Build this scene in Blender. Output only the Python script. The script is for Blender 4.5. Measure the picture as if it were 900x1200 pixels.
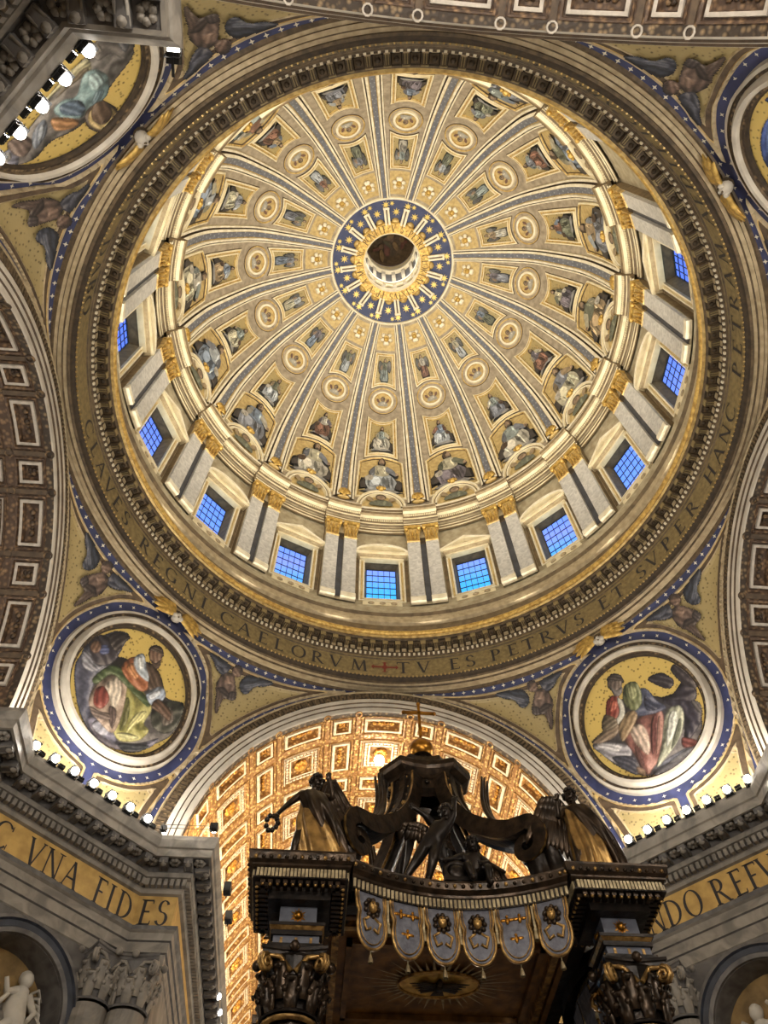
import bpy, bmesh, math, random
import numpy as np
from mathutils import Vector, Matrix
for o in list(bpy.data.objects): bpy.data.objects.remove(o)
SC = bpy.context.scene
COL = SC.collection
PI = math.pi
def R_(d): return d*PI/180
# ------------------------------------------------------------------ camera
CAM = Vector((-3.907, -19.365, 1.7))
pitch, yaw, roll, FPX = 1.0581537, .100937, -.0262004, 874.186
Fv = Vector((math.sin(yaw)*math.cos(pitch), math.cos(yaw)*math.cos(pitch), math.sin(pitch)))
R0 = Vector((math.cos(yaw), -math.sin(yaw), 0)); U0 = R0.cross(Fv)
Rv = math.cos(roll)*R0 + math.sin(roll)*U0; Uv = -math.sin(roll)*R0 + math.cos(roll)*U0
cd = bpy.data.cameras.new('camera'); cam = bpy.data.objects.new('camera', cd); COL.objects.link(cam)
cam.matrix_world = Matrix(((Rv.x,Uv.x,-Fv.x,CAM.x),(Rv.y,Uv.y,-Fv.y,CAM.y),(Rv.z,Uv.z,-Fv.z,CAM.z),(0,0,0,1)))
cd.sensor_fit = 'VERTICAL'; cd.sensor_height = 36; cd.sensor_width = 27; cd.lens = FPX/1200*36
cd.clip_end = 500; SC.camera = cam
# ------------------------------------------------------------------ view
SC.view_settings.view_transform = 'Standard'; SC.view_settings.look = 'None'
SC.view_settings.exposure = 0.0; SC.view_settings.gamma = 1.0
try: SC.view_settings.use_curve_mapping = False
except Exception: pass
# ------------------------------------------------------------------ world: dusk sky, cyan low, violet high
W = bpy.data.worlds.new('dusk_sky'); SC.world = W; W.use_nodes = True
nt = W.node_tree; nt.nodes.clear()
wo = nt.nodes.new('ShaderNodeOutputWorld'); bg = nt.nodes.new('ShaderNodeBackground')
tc = nt.nodes.new('ShaderNodeTexCoord'); sx = nt.nodes.new('ShaderNodeSeparateXYZ'); cr = nt.nodes.new('ShaderNodeValToRGB')
cr.color_ramp.elements[0].position = .80; cr.color_ramp.elements[0].color = (.02,.46,1.0,1)
cr.color_ramp.elements[1].position = .90; cr.color_ramp.elements[1].color = (.11,.20,.90,1)

for p_,c_ in ((.817,(.07,.40,1.,1)),(.831,(.23,.31,1.,1)),(.845,(.13,.30,1.,1)),(.87,(.16,.27,1.,1))): e = cr.color_ramp.elements.new(p_); e.color = c_
nt.links.new(tc.outputs['Generated'], sx.inputs[0]); nt.links.new(sx.outputs['Z'], cr.inputs[0])
nt.links.new(cr.outputs[0], bg.inputs[0]); bg.inputs[1].default_value = 1.65; nt.links.new(bg.outputs[0], wo.inputs[0])
# ------------------------------------------------------------------ light levels (each lamp is made by its own builder below)
P_DOME, P_PIER, P_APSE, P_SIDE, P_NAVE = 980., 480., 1250., 210., 430.
WARM = (1.0, .92, .77); WHITE = (1.0, .94, .85); AMBER = (1.0, .87, .66)
def point(name, loc, power, color, radius=.2):
    l = bpy.data.lights.new(name, 'POINT'); l.energy = power; l.color = color; l.shadow_soft_size = radius
    o = bpy.data.objects.new(name, l); o.location = loc; COL.objects.link(o); return o
def area(name, loc, target, power, color, sx, sy=None, spread=180):
    l = bpy.data.lights.new(name, 'AREA'); l.energy = power; l.color = color; l.size = sx
    if sy: l.shape = 'RECTANGLE'; l.size_y = sy
    l.spread = R_(spread)
    o = bpy.data.objects.new(name, l); o.location = loc
    o.rotation_euler = (Vector(target)-Vector(loc)).to_track_quat('-Z','Y').to_euler(); COL.objects.link(o); return o
# lamps standing in the trough on top of the great ring cornice, shining up into the dome
for i in range(16):
    a = R_(22.5*i+11.25); s_, c_ = math.sin(a), math.cos(a)
    area('ring_floodlight', (21.75*s_,21.75*c_,53.1), (-9*s_,-9*c_,84), P_DOME, WARM, 1.6, .5, 112)
# lamps lying on the cornices of the four arms, shining up into the barrel vaults
for sgn in (-1,1):
    for y in (25,31,38,46,56,68): area('vault_floodlight', (sgn*12.1,y,31.9), (sgn*3,y+1,44), P_APSE, AMBER, 1.5, .4, 170)
    for x in (27,36,46):
        for sx_ in (-1,1): area('vault_floodlight', (sx_*x,sgn*12.1,31.9), (sx_*(x+1),sgn*4,44), P_SIDE, WHITE, 1.5, .4, 170)
    for y in (-27,-36,-46): area('vault_floodlight', (sgn*12.1,y,31.9), (sgn*4,y-1,44), P_NAVE, WHITE, 1.5, .4, 170)
# added fill lights behind the camera and in the arms, for piers and canopy
for loc, p in (((-5,-38,20),15000),((7,-34,14),9000),((-32,0,16),3500),((32,0,16),3500),((0,36,14),2500)):
    point('fill_light', loc, p, WHITE, .6)
# ------------------------------------------------------------------ materials
def S(r,g,b):
    f = lambda c: (c/255/12.92) if c <= 10.3 else ((c/255+.055)/1.055)**2.4
    return (f(r),f(g),f(b),1)
MATS = {}
def mat(name, c1, c2=None, scale=3., rough=.6, metal=0., bump=0., kind='noise', detail=6, contrast=(.35,.65), c3=None):
    m = bpy.data.materials.new(name); m.use_nodes = True; n = m.node_tree; b = n.nodes['Principled BSDF']
    b.inputs['Roughness'].default_value = rough; b.inputs['Metallic'].default_value = metal
    b.inputs['Base Color'].default_value = c1
    if c2 is not None:
        tcn = n.nodes.new('ShaderNodeTexCoord')
        if kind == 'noise':
            t = n.nodes.new('ShaderNodeTexNoise'); t.inputs['Scale'].default_value = scale; t.inputs['Detail'].default_value = detail; out = t.outputs[0]
        elif kind == 'voronoi':
            t = n.nodes.new('ShaderNodeTexVoronoi'); t.inputs['Scale'].default_value = scale; out = t.outputs['Distance']
        elif kind == 'veins':
            t = n.nodes.new('ShaderNodeTexNoise'); t.inputs['Scale'].default_value = scale; t.inputs['Detail'].default_value = detail; t.inputs['Distortion'].default_value = 1.6; out = t.outputs[0]
        n.links.new(tcn.outputs['Object'], t.inputs['Vector'])
        r = n.nodes.new('ShaderNodeValToRGB'); r.color_ramp.elements[0].position = contrast[0]; r.color_ramp.elements[1].position = contrast[1]
        r.color_ramp.elements[0].color = c1; r.color_ramp.elements[1].color = c2
        if c3 is not None:
            e = r.color_ramp.elements.new((contrast[0]+contrast[1])/2); e.color = c3
        n.links.new(out, r.inputs[0]); n.links.new(r.outputs[0], b.inputs['Base Color'])
        if bump:
            bp = n.nodes.new('ShaderNodeBump'); bp.inputs['Strength'].default_value = bump; bp.inputs['Distance'].default_value = .1
            n.links.new(out, bp.inputs['Height']); n.links.new(bp.outputs[0], b.inputs['Normal'])
    MATS[name] = m; return m
def paintmat(name, rough=.55, scale=14., amt=.28):
    """colour of each painted patch comes from the mesh's colour attribute, mottled like tesserae"""
    m = bpy.data.materials.new(name); m.use_nodes = True; n = m.node_tree; b = n.nodes['Principled BSDF']
    b.inputs['Roughness'].default_value = rough
    at = n.nodes.new('ShaderNodeAttribute'); at.attribute_name = 'Col'
    tcn = n.nodes.new('ShaderNodeTexCoord'); t = n.nodes.new('ShaderNodeTexNoise'); t.inputs['Scale'].default_value = scale; t.inputs['Detail'].default_value = 3
    mr = n.nodes.new('ShaderNodeMapRange'); mr.inputs[3].default_value = 1-amt; mr.inputs[4].default_value = 1+amt; mr.inputs[1].default_value = .3; mr.inputs[2].default_value = .7
    mx = n.nodes.new('ShaderNodeVectorMath'); mx.operation = 'SCALE'
    n.links.new(tcn.outputs['Object'], t.inputs['Vector']); n.links.new(t.outputs[0], mr.inputs[0])
    n.links.new(at.outputs['Color'], mx.inputs[0]); n.links.new(mr.outputs[0], mx.inputs[3]); n.links.new(mx.outputs[0], b.inputs['Base Color'])
    MATS[name] = m
def emit(name, c, s):
    m = bpy.data.materials.new(name); m.use_nodes = True; n = m.node_tree; n.nodes.clear()
    o = n.nodes.new('ShaderNodeOutputMaterial'); e = n.nodes.new('ShaderNodeEmission'); e.inputs[0].default_value = c; e.inputs[1].default_value = s
    n.links.new(e.outputs[0], o.inputs[0]); MATS[name] = m
mat('cream', S(232,220,186), S(214,198,158), 1.2, .5, bump=.08)
mat('ivory', S(238,229,206), S(216,204,174), 1.5, .5)
mat('gilt', S(220,192,126), S(170,138,82), 2.5, .4, .35, .3)
mat('gilt_bright', S(226,190,106), S(168,130,62), 3., .35, .4, .25)
mat('gold_ground', S(206,182,126), S(176,150,98), 2.2, .5, .15, .1)
mat('taupe', S(172,158,136), S(140,127,108), 1.6, .6, bump=.15)
mat('umber', S(98,80,60), S(72,58,44), 2., .6, bump=.2)
mat('slate', S(112,114,122), S(94,96,104), 2., .5)
mat('slate_dot', S(150,152,156), rough=.5)
mat('night_blue', S(66,74,108), S(52,60,94), 1.2, .6)
mat('deep_blue', S(58,64,104), S(44,50,84), 1.2, .6)
mat('star', S(215,210,190), rough=.5)
mat('star_gold', S(222,196,110), rough=.4, metal=.3)
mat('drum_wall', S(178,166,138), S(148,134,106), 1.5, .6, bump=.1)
mat('drum_brown_shade', S(128,108,78), S(100,84,60), 2., .6)  # brown of strips and reveals; also paints shade into cornice grooves
mat('marble_pale', S(202,198,190), S(168,164,158), 1.6, .45, kind='veins')
mat('slate_marble', S(62,66,76), S(44,46,54), 1.5, .4)
mat('ring_gold', S(152,134,92), S(122,106,72), 3., .5, .2, .15)
mat('ring_brown', S(108,90,66), S(70,58,42), 2.5, .6, 0, .2)
mat('ring_dark', S(66,52,34), S(44,34,22), 2.5, .7, 0, .2)
mat('ring_cream', S(190,172,138), S(160,142,110), 2., .55)
mat('letter_dark', S(46,42,44), rough=.6)
mat('letter_gold', S(66,44,12), rough=.5)
mat('cross_red', S(120,46,36), rough=.6)
mat('ornate_brown', S(150,126,92), S(58,46,34), 3.2, .6, 0, .5, 'voronoi', contrast=(.05,.5))
mat('ornate_dim', S(140,112,78), S(62,48,36), 2.6, .6, 0, .5, 'voronoi', contrast=(.1,.55))
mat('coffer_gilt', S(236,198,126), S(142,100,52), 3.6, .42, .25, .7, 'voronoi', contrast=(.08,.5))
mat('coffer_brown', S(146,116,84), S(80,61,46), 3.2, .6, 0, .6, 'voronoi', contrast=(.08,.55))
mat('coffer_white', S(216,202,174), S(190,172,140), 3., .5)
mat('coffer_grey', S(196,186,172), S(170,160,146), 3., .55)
mat('rosette_gilt', S(238,180,80), S(150,96,30), 4., .35, .4, .5)
mat('stucco_white', S(206,198,184), S(182,174,160), 1., .55, bump=.05)
mat('mosaic_gold', S(112,90,46), S(210,182,104), 3.4, .4, .15, .15, 'voronoi', contrast=(.1,.34))
mat('mosaic_dull', S(98,84,56), S(170,152,106), 3.4, .45, .1, .15, 'voronoi', contrast=(.1,.34))
mat('travertine', S(150,142,130), S(112,106,98), .7, .6, bump=.1, kind='veins')
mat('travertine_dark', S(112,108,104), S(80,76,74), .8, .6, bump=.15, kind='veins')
mat('frieze_gold', S(206,170,100), S(176,142,80), 1.5, .5, .1)
mat('niche_gold', S(170,138,86), S(120,96,60), 1.2, .6)
mat('floor_marble', S(170,160,148), S(120,112,104), .5, .25, kind='veins')
mat('bronze', S(70,55,41), S(36,29,22), 3., .3, .7, .3)
mat('bronze_dark', S(46,38,32), S(26,22,19), 3., .34, .65, .3)
mat('bronze_gilt', S(196,156,92), S(104,78,44), 4., .32, .7, .4)
mat('gilt_dull', S(186,168,130), S(130,114,84), 4., .4, .3, .3)
mat('ball_gilt', S(190,134,52), S(128,84,28), 2., .28, .9)
mat('lapis', S(96,98,108), S(74,76,86), 3., .45)
mat('lambrequin', S(112,112,120), S(84,84,92), 5., .5, .3, .4)
mat('canopy_wood', S(134,96,48), S(88,62,30), 2., .45, .3, .3)
mat('housing', S(30,30,30), rough=.5, metal=.3)
mat('wire', S(70,68,64), rough=.5, metal=.6)
paintmat('mosaic_paint', .55, 6., .2); paintmat('fresco', .6, 1.6, .32)
emit('lamp_lens', (1,.95,.86,1), 14.)
emit('lamp_soft', (1,.9,.72,1), 30.)
emit('gallery_glow', (1,.9,.7,1), 2.)  # glow put into the lantern's gallery band, which is no lamp
# window glass: thin clear pane
g = bpy.data.materials.new('window_glass'); g.use_nodes = True; n = g.node_tree; n.nodes.clear()
o_ = n.nodes.new('ShaderNodeOutputMaterial'); mx = n.nodes.new('ShaderNodeMixShader'); tr = n.nodes.new('ShaderNodeBsdfTransparent'); gl = n.nodes.new('ShaderNodeBsdfGlossy')
tr.inputs[0].default_value = (.92,.95,1,1); gl.inputs['Roughness'].default_value = .1; mx.inputs[0].default_value = .05
n.links.new(tr.outputs[0], mx.inputs[1]); n.links.new(gl.outputs[0], mx.inputs[2]); n.links.new(mx.outputs[0], o_.inputs[0]); MATS['window_glass'] = g
# ------------------------------------------------------------------ mesh helpers
class MB:
    def __init__(s): s.v=[]; s.f=[]; s.m=[]; s.c=[]; s.sm=[]; s.names=[]
    def mi(s, name):
        if name not in s.names: s.names.append(name)
        return s.names.index(name)
    def face(s, pts, m, col=(1,1,1,1), smooth=False):
        b=len(s.v); s.v += [tuple(p) for p in pts]; s.f.append(tuple(range(b,b+len(pts)))); s.m.append(s.mi(m)); s.c.append(col); s.sm.append(smooth)
    def mesh(s, pts, faces, m, col=(1,1,1,1), smooth=False):
        b=len(s.v); s.v += [tuple(p) for p in pts]; k = s.mi(m)
        for f in faces: s.f.append(tuple(b+i for i in f)); s.m.append(k); s.c.append(col); s.sm.append(smooth)
    def grid(s, rows, m, closed=False, smooth=False, capends=False):
        """rows: list of equal-length point lists; m: material, or one per column"""
        nr, nc = len(rows), len(rows[0]); b=len(s.v)
        for r in rows: s.v += [tuple(p) for p in r]
        for i in range(nr-1):
            for j in range(nc if closed else nc-1):
                j2=(j+1)%nc
                s.f.append((b+i*nc+j,b+i*nc+j2,b+(i+1)*nc+j2,b+(i+1)*nc+j)); s.m.append(s.mi(m if isinstance(m,str) else m[j])); s.c.append((1,1,1,1)); s.sm.append(smooth)
        if capends:
            mm = m if isinstance(m,str) else m[0]
            for i in (0,nr-1):
                s.f.append(tuple(b+i*nc+j for j in range(nc))); s.m.append(s.mi(mm)); s.c.append((1,1,1,1)); s.sm.append(False)
    def lathe(s, prof, a0, a1, n, m, caps=False, smooth=False):
        """prof [(R,z)] about the world z axis, azimuth from +y, degrees"""
        rows=[]
        for i in range(n+1):
            a=R_(a0+(a1-a0)*i/n); sa,ca=math.sin(a),math.cos(a); rows.append([(r*sa,r*ca,z) for r,z in prof])
        s.grid(rows, m, smooth=smooth)
        if caps:
            mm = m if isinstance(m,str) else m[0]
            s.face(rows[0], mm); s.face(rows[-1], mm)
    def box(s, c, h, m, rot=None):
        P=[]
        for dz in (-1,1):
            for dx,dy in ((-1,-1),(1,-1),(1,1),(-1,1)):
                p=Vector((dx*h[0],dy*h[1],dz*h[2]))
                if rot is not None: p = rot @ p
                P.append(Vector(c)+p)
        s.mesh(P, [(0,3,2,1),(4,5,6,7),(0,1,5,4),(1,2,6,5),(2,3,7,6),(3,0,4,7)], m)
    def frustum(s, c, h0, h1, z0, z1, m):
        P=[(c[0]+dx*h0[0],c[1]+dy*h0[1],z0) for dx,dy in ((-1,-1),(1,-1),(1,1),(-1,1))]+[(c[0]+dx*h1[0],c[1]+dy*h1[1],z1) for dx,dy in ((-1,-1),(1,-1),(1,1),(-1,1))]
        s.mesh(P, [(0,3,2,1),(4,5,6,7),(0,1,5,4),(1,2,6,5),(2,3,7,6),(3,0,4,7)], m)
    def tube(s, path, rad, n, m, smooth=True, flat=1., up=None, caps=True):
        path=[Vector(p) for p in path]; L=len(path); rows=[]
        up = Vector(up) if up is not None else None; prev=None
        for i in range(L):
            t=(path[min(i+1,L-1)]-path[max(i-1,0)]).normalized()
            u = up if up is not None else (prev if prev is not None else (Vector((0,0,1)) if abs(t.z)<.9 else Vector((1,0,0))))
            x=t.cross(u)
            if x.length<1e-6: x=t.cross(Vector((1,0,.1)))
            x.normalize(); y=x.cross(t).normalized(); prev=y
            r = rad(i/(L-1)) if callable(rad) else (rad[i] if isinstance(rad,(list,tuple)) else rad)
            rows.append([path[i]+x*r*math.cos(2*PI*k/n)+y*r*flat*math.sin(2*PI*k/n) for k in range(n)])
        s.grid(rows, m, closed=True, smooth=smooth, capends=caps)
    def ball(s, c, r, m, nu=12, nv=8, sc=(1,1,1), rot=None):
        rows=[]
        for j in range(nv+1):
            t=PI*j/nv; row=[]
            for i in range(nu):
                p=Vector((sc[0]*r*math.sin(t)*math.cos(2*PI*i/nu),sc[1]*r*math.sin(t)*math.sin(2*PI*i/nu),sc[2]*r*math.cos(t)))
                if rot is not None: p=rot@p
                row.append(Vector(c)+p)
            rows.append(row)
        s.grid(rows, m, closed=True, smooth=True)
    def turn(s, c, prof, n, m, smooth=False, a0=0.):
        """lathe about a vertical axis through c; prof [(r,z)] relative"""
        rows=[[(c[0]+r*math.cos(2*PI*i/n+a0),c[1]+r*math.sin(2*PI*i/n+a0),c[2]+z) for r,z in prof] for i in range(n+1)]
        s.grid(rows, m, smooth=smooth)
    def build(s, name, parent=None, loc=None):
        me=bpy.data.meshes.new(name); me.from_pydata(s.v, [], s.f)
        for nm in s.names: me.materials.append(MATS[nm])
        me.polygons.foreach_set('material_index', s.m); me.polygons.foreach_set('use_smooth', s.sm)
        if any(c!=(1,1,1,1) for c in s.c):
            ca=me.color_attributes.new('Col','FLOAT_COLOR','CORNER'); arr=np.empty((len(me.loops),4),np.float32)
            lt=np.empty(len(me.polygons),np.int32); me.polygons.foreach_get('loop_total', lt)
            arr[:]=np.repeat(np.array(s.c,np.float32), lt, axis=0); ca.data.foreach_set('color', arr.ravel())
        me.update()
        return link(name, me, parent, loc)
def link(name, me, parent=None, loc=None):
    o=bpy.data.objects.new(name, me); COL.objects.link(o)
    if parent is not None: o.parent=parent
    if loc is not None: o.location=loc
    return o
def empty(name, loc=(0,0,0), rot=(0,0,0)):
    o=bpy.data.objects.new(name, None); o.location=loc; o.rotation_euler=rot; o.empty_display_size=.2; COL.objects.link(o); return o
def tag(o, label, cat, group=None, kind=None):
    if label: o['label']=label
    if cat: o['category']=cat
    if group: o['group']=group
    if kind: o['kind']=kind
    return o
def inst(src, name, parent, M):
    o=bpy.data.objects.new(name, src.data); COL.objects.link(o); o.parent=parent; o.matrix_local=M; return o
def copy_tree(o, parent=None):
    c=o.copy(); COL.objects.link(c)
    if parent is not None: c.parent=parent
    for ch in list(o.children): copy_tree(ch, c)
    return c
def smooth_loop(pts, sub=3):
    out=[]; n=len(pts)
    for i in range(n):
        p0,p1,p2,p3=[np.array(pts[(i+k)%n],float) for k in (-1,0,1,2)]
        for k in range(sub):
            t=k/sub; out.append(tuple(.5*((2*p1)+(-p0+p2)*t+(2*p0-5*p1+4*p2-p3)*t*t+(-p0+3*p1-3*p2+p3)*t**3)))
    return out
def catmull(pts, sub=8):
    pts=[np.array(p,float) for p in pts]; P=[2*pts[0]-pts[1]]+pts+[2*pts[-1]-pts[-2]]; out=[]
    for i in range(1,len(P)-2):
        p0,p1,p2,p3=P[i-1],P[i],P[i+1],P[i+2]
        for k in range(sub):
            t=k/sub; out.append(.5*((2*p1)+(-p0+p2)*t+(2*p0-5*p1+4*p2-p3)*t*t+(-p0+3*p1-3*p2+p3)*t**3))
    out.append(pts[-1]); return out
def ell2(cx,cy,rx,ry,n=10,rot=0):
    return [(cx+rx*math.cos(t)*math.cos(rot)-ry*math.sin(t)*math.sin(rot), cy+rx*math.cos(t)*math.sin(rot)+ry*math.sin(t)*math.cos(rot)) for t in (2*PI*i/n for i in range(n))]
# ------------------------------------------------------------------ Roman capitals drawn as strokes (unit height)
T_, N_ = .15, .07
def _arc(cx,cy,rx,ry,a0,a1,n=12,w0=N_,w1=T_):
    """band along an ellipse, thick at the sides and thin at top and bottom; angles in degrees from +x"""
    q=[]
    for i in range(n+1):
        a=R_(a0+(a1-a0)*i/n); w=w0+(w1-w0)*abs(math.cos(a)); c,s=math.cos(a),math.sin(a)
        q.append(((cx+(rx-w)*c,cy+(ry-w*.6)*s),(cx+rx*c,cy+ry*s)))
    return [[q[i][0],q[i][1],q[i+1][1],q[i+1][0]] for i in range(n)]
def _ln(x0,y0,x1,y1,w):
    """stroke with horizontal ends when steep, vertical ends when flat"""
    if abs(y1-y0)>=abs(x1-x0)*.5: return [[(x0-w/2,y0),(x0+w/2,y0),(x1+w/2,y1),(x1-w/2,y1)]]
    return [[(x0,y0-w/2),(x1,y1-w/2),(x1,y1+w/2),(x0,y0+w/2)]]
def _sf(x,y,w=.2): s=1 if y<.5 else -1; return [[(x-w,y),(x+w,y),(x+w*.6,y+s*.05),(x-w*.6,y+s*.05)]]
def _st(x,w=T_): return _ln(x,0,x,1,w)+_sf(x,0)+_sf(x,1)
def _bar(x0,x1,y,tick=0): 
    r=_ln(x0,y,x1,y,N_)
    if tick: r+=[[(x1-.05,y),(x1+.02,y),(x1+.02,y+tick),(x1-.02,y+tick)]]
    return r
GL = {
 'I': (.4, _st(.2)), 'T': (.8, _st(.4)+_bar(.02,.78,.96,-.14)+[[(.0,.99),(.06,.99),(.04,.8),(.0,.8)]]),
 'V': (.9, _ln(.45,0,.12,1,T_)+_ln(.45,0,.8,1,N_)+_sf(.12,1,.15)+_sf(.8,1,.13)),
 'A': (.9, _ln(.1,0,.45,1,N_)+_ln(.8,0,.45,1,T_)+_bar(.2,.68,.36)+_sf(.1,0,.13)+_sf(.8,0,.15)),
 'E': (.7, _st(.2)+_bar(.2,.62,.965,-.13)+_bar(.2,.52,.52)+_bar(.2,.64,.035,.14)), 'F': (.65, _st(.2)+_bar(.2,.62,.965,-.13)+_bar(.2,.5,.5)),
 'L': (.65, _st(.2)+_bar(.2,.62,.035,.15)), 'H': (.95, _st(.2)+_st(.75)+_bar(.2,.75,.52)),
 'N': (1., _st(.18,N_)+_st(.82,N_)+_ln(.8,0,.18,1,T_)), 'M': (1.1, _ln(.15,0,.24,1,N_)+_ln(.95,0,.86,1,T_)+_ln(.55,.05,.24,1,T_)+_ln(.55,.05,.86,1,N_)+_sf(.15,0,.14)+_sf(.95,0,.16)),
 'O': (1., _arc(.5,.5,.48,.52,0,360,20)), 'C': (.9, _arc(.5,.5,.48,.52,45,315,16)+[[(.82,.75),(.87,.75),(.87,.95),(.83,.95)],[(.82,.05),(.87,.05),(.87,.25),(.83,.25)]]),
 'G': (.95, _arc(.5,.5,.48,.52,45,330,16)+_ln(.82,.08,.82,.42,T_*.9)+_sf(.8,.42,.14)),
 'D': (.95, _st(.2)+_arc(.3,.5,.58,.5,-90,90,12)+_bar(.2,.32,.97)+_bar(.2,.32,.03)),
 'P': (.75, _st(.2)+_arc(.32,.73,.36,.27,-90,90,10)+_bar(.2,.34,.965)+_bar(.2,.34,.49)),
 'R': (.85, _st(.2)+_arc(.32,.73,.36,.27,-90,90,10)+_bar(.2,.34,.965)+_bar(.2,.34,.49)+_ln(.78,0,.4,.47,T_)+_sf(.8,0,.12)),
 'B': (.8, _st(.2)+_arc(.3,.75,.34,.25,-90,90,10)+_arc(.3,.25,.42,.27,-90,90,10)+_bar(.2,.32,.965)+_bar(.2,.32,.5)+_bar(.2,.32,.035)),
 'S': (.7, _arc(.36,.74,.28,.26,20,270,10)+_arc(.34,.26,.31,.27,-160,90,10)), 'X': (.9, _ln(.1,0,.78,1,N_)+_ln(.8,0,.12,1,T_)+_sf(.12,1,.14)+_sf(.8,0,.14)),
 '.': (.35, [[(.1,.42),(.22,.42),(.22,.56),(.1,.56)]]),
}
def glyph(mb, ch, fn, m):
    """fn(x,y) maps glyph space (x centred on the glyph, y 0..1) to a point"""
    w,polys=GL[ch]
    for p in polys: mb.face([fn(x-w/2,y) for x,y in p], m)
# ------------------------------------------------------------------ painted figures
def lens(p,q,w):
    p=np.array(p);q=np.array(q);d=q-p;nn=np.array([-d[1],d[0]]); L=np.hypot(*d)+1e-9; nn=nn/L*w; m=(p+q)/2
    return [tuple(p),tuple(p*.6+q*.4+nn),tuple(m+nn*.8),tuple(q),tuple(m-nn),tuple(p*.7+q*.3-nn)]
def shade(c,f): return (min(255,c[0]*f),min(255,c[1]*f),min(255,c[2]*f))
ROBES=[(118,136,160),(168,176,182),(140,92,70),(172,142,98),(112,116,92),(186,178,158),(112,102,112),(140,154,150),(190,180,144),(124,128,140)]
def figure_blobs(kind, rng):
    """list of (colour, polygon) in the square -1..1; a robed figure of its own for every seed"""
    A,B_,C_=rng.sample(ROBES,3); skin=(170,135,100); out=[]; j=lambda s=.08: rng.uniform(-s,s); f=rng.choice((-1,1))
    if kind=='seated':
        out.append(((70,62,58),[(-.95,-.8),(-.3,-.6),(.4,-.7),(.95,-.85),(.9,-.35),(.4,-.2),(-.5,-.15),(-.95,-.4)]))
        out.append(((150,146,140),[(-.9,-.95),(-.2,-.75),(.5,-.8),(.9,-1.),(.2,-1.02),(-.5,-1.)]))
        out.append((A,[(-.65+j(),-.85),(-.75,-.3+j()),(-.4,.05),(.1,.1),(.55,-.05),(.75+j(),-.4),(.6,-.85),(.1,-.95),(-.3,-.92)]))
        for k in range(6):
            x=-.6+.22*k; out.append((shade(A,rng.choice((.62,1.3,1.45,.75))),lens((x+j(),-.1+j()),(x+.12*f+j(),-.85),.06)))
        out.append((shade(A,1.35),[(-.5,-.3),(-.25,-.12),(0,-.3),(-.1,-.6),(-.35,-.62)])); out.append((shade(A,.6),lens((.1,-.1),(.35,-.8),.1)))
        out.append((B_,[(-.4,-.05),(-.42+j(),.3),(-.2,.5),(.15,.52),(.38,.35+j()),(.42,0),(.1,-.12)]))
        out.append((shade(B_,.65),lens((-.2,.45),(-.1,-.05),.08))); out.append((shade(B_,1.35),lens((.15,.45),(.22,0),.07)))
        out.append((C_,[(.3*f,.45),(.55*f,.3),(.78*f,.05+j()),(.7*f,-.1),(.45*f,.05),(.22*f,.2)])); out.append((skin,ell2(.78*f,.0,.09,.08,6)))
        out.append((shade(C_,.8),[(-.3*f,.4),(-.55*f,.15),(-.5*f,-.15),(-.3*f,0)])); out.append((skin,ell2(-.5*f,-.15,.09,.08,6)))
        out.append(((190,180,160) if rng.random()<.5 else (90,66,50),[(-.75*f,-.2),(-.4*f,-.1),(-.42*f,-.35),(-.72*f,-.42)]))
        out.append(((92,68,48),ell2(.02+j(),.7,.17,.2,8))); out.append((skin,ell2(.04+j(.03),.67,.125,.16,8))); out.append(((100,84,70),ell2(.04,.56,.09,.07,6)))
    elif kind=='standing':
        out.append((A,[(-.35,-.95),(-.42+j(),-.3),(-.3,.2),(.3,.22),(.42+j(),-.3),(.4,-.95)]))
        for k in range(4): x=-.28+.18*k; out.append((shade(A,rng.choice((.6,1.4,1.3))),lens((x,.05+j()),(x+j(),-.9),.05)))
        out.append((B_,[(-.35,.1),(-.42,.45),(-.15,.58),(.2,.56),(.42,.4),(.36,.0),(0,-.1)])); out.append((shade(B_,.65),lens((-.1,.5),(.1,-.05),.08)))
        wing=(118,116,112); out.append((wing,[(.35,.45),(.75,.7+j()),(.9,.3),(.7,-.2),(.45,.05)])); out.append((shade(wing,.8),[(-.35,.45),(-.8,.62+j()),(-.88,.2),(-.6,-.3),(-.42,.05)]))
        out.append((skin,[(-.35*f,.35),(-.62*f,.1),(-.4*f,-.12),(-.3*f,.05)])); out.append(((86,66,48),ell2(0,.75,.15,.17,8))); out.append((skin,ell2(.02,.72,.11,.14,8)))
    elif kind=='bust':
        out.append((A,[(-.75,-.9),(-.6,-.25),(-.2,0),(.2,0),(.6,-.25),(.75,-.9)])); out.append((shade(A,.65),lens((-.3,-.1),(-.1,-.85),.1))); out.append((shade(A,1.3),lens((.25,-.1),(.2,-.85),.1)))
        out.append((B_,[(-.85,-.1),(-.95,.4),(-.6,.3),(-.45,-.3)])); out.append((B_,[(.85,-.1),(.95,.4),(.6,.3),(.45,-.3)])); out.append(((96,76,58),ell2(0,.38,.34,.42,10))); out.append((skin,ell2(0,.32,.25,.33,10))); out.append(((120,90,70),lens((-.1,.4),(.12,.4),.04)))
    return out
def inside(p,poly):
    c=False; n=len(poly)
    for i in range(n):
        (x1,y1),(x2,y2)=poly[i],poly[(i+1)%n]
        if (y1>p[1])!=(y2>p[1]) and p[0]<(x2-x1)*(p[1]-y1)/(y2-y1)+x1: c=not c
    return c
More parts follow.
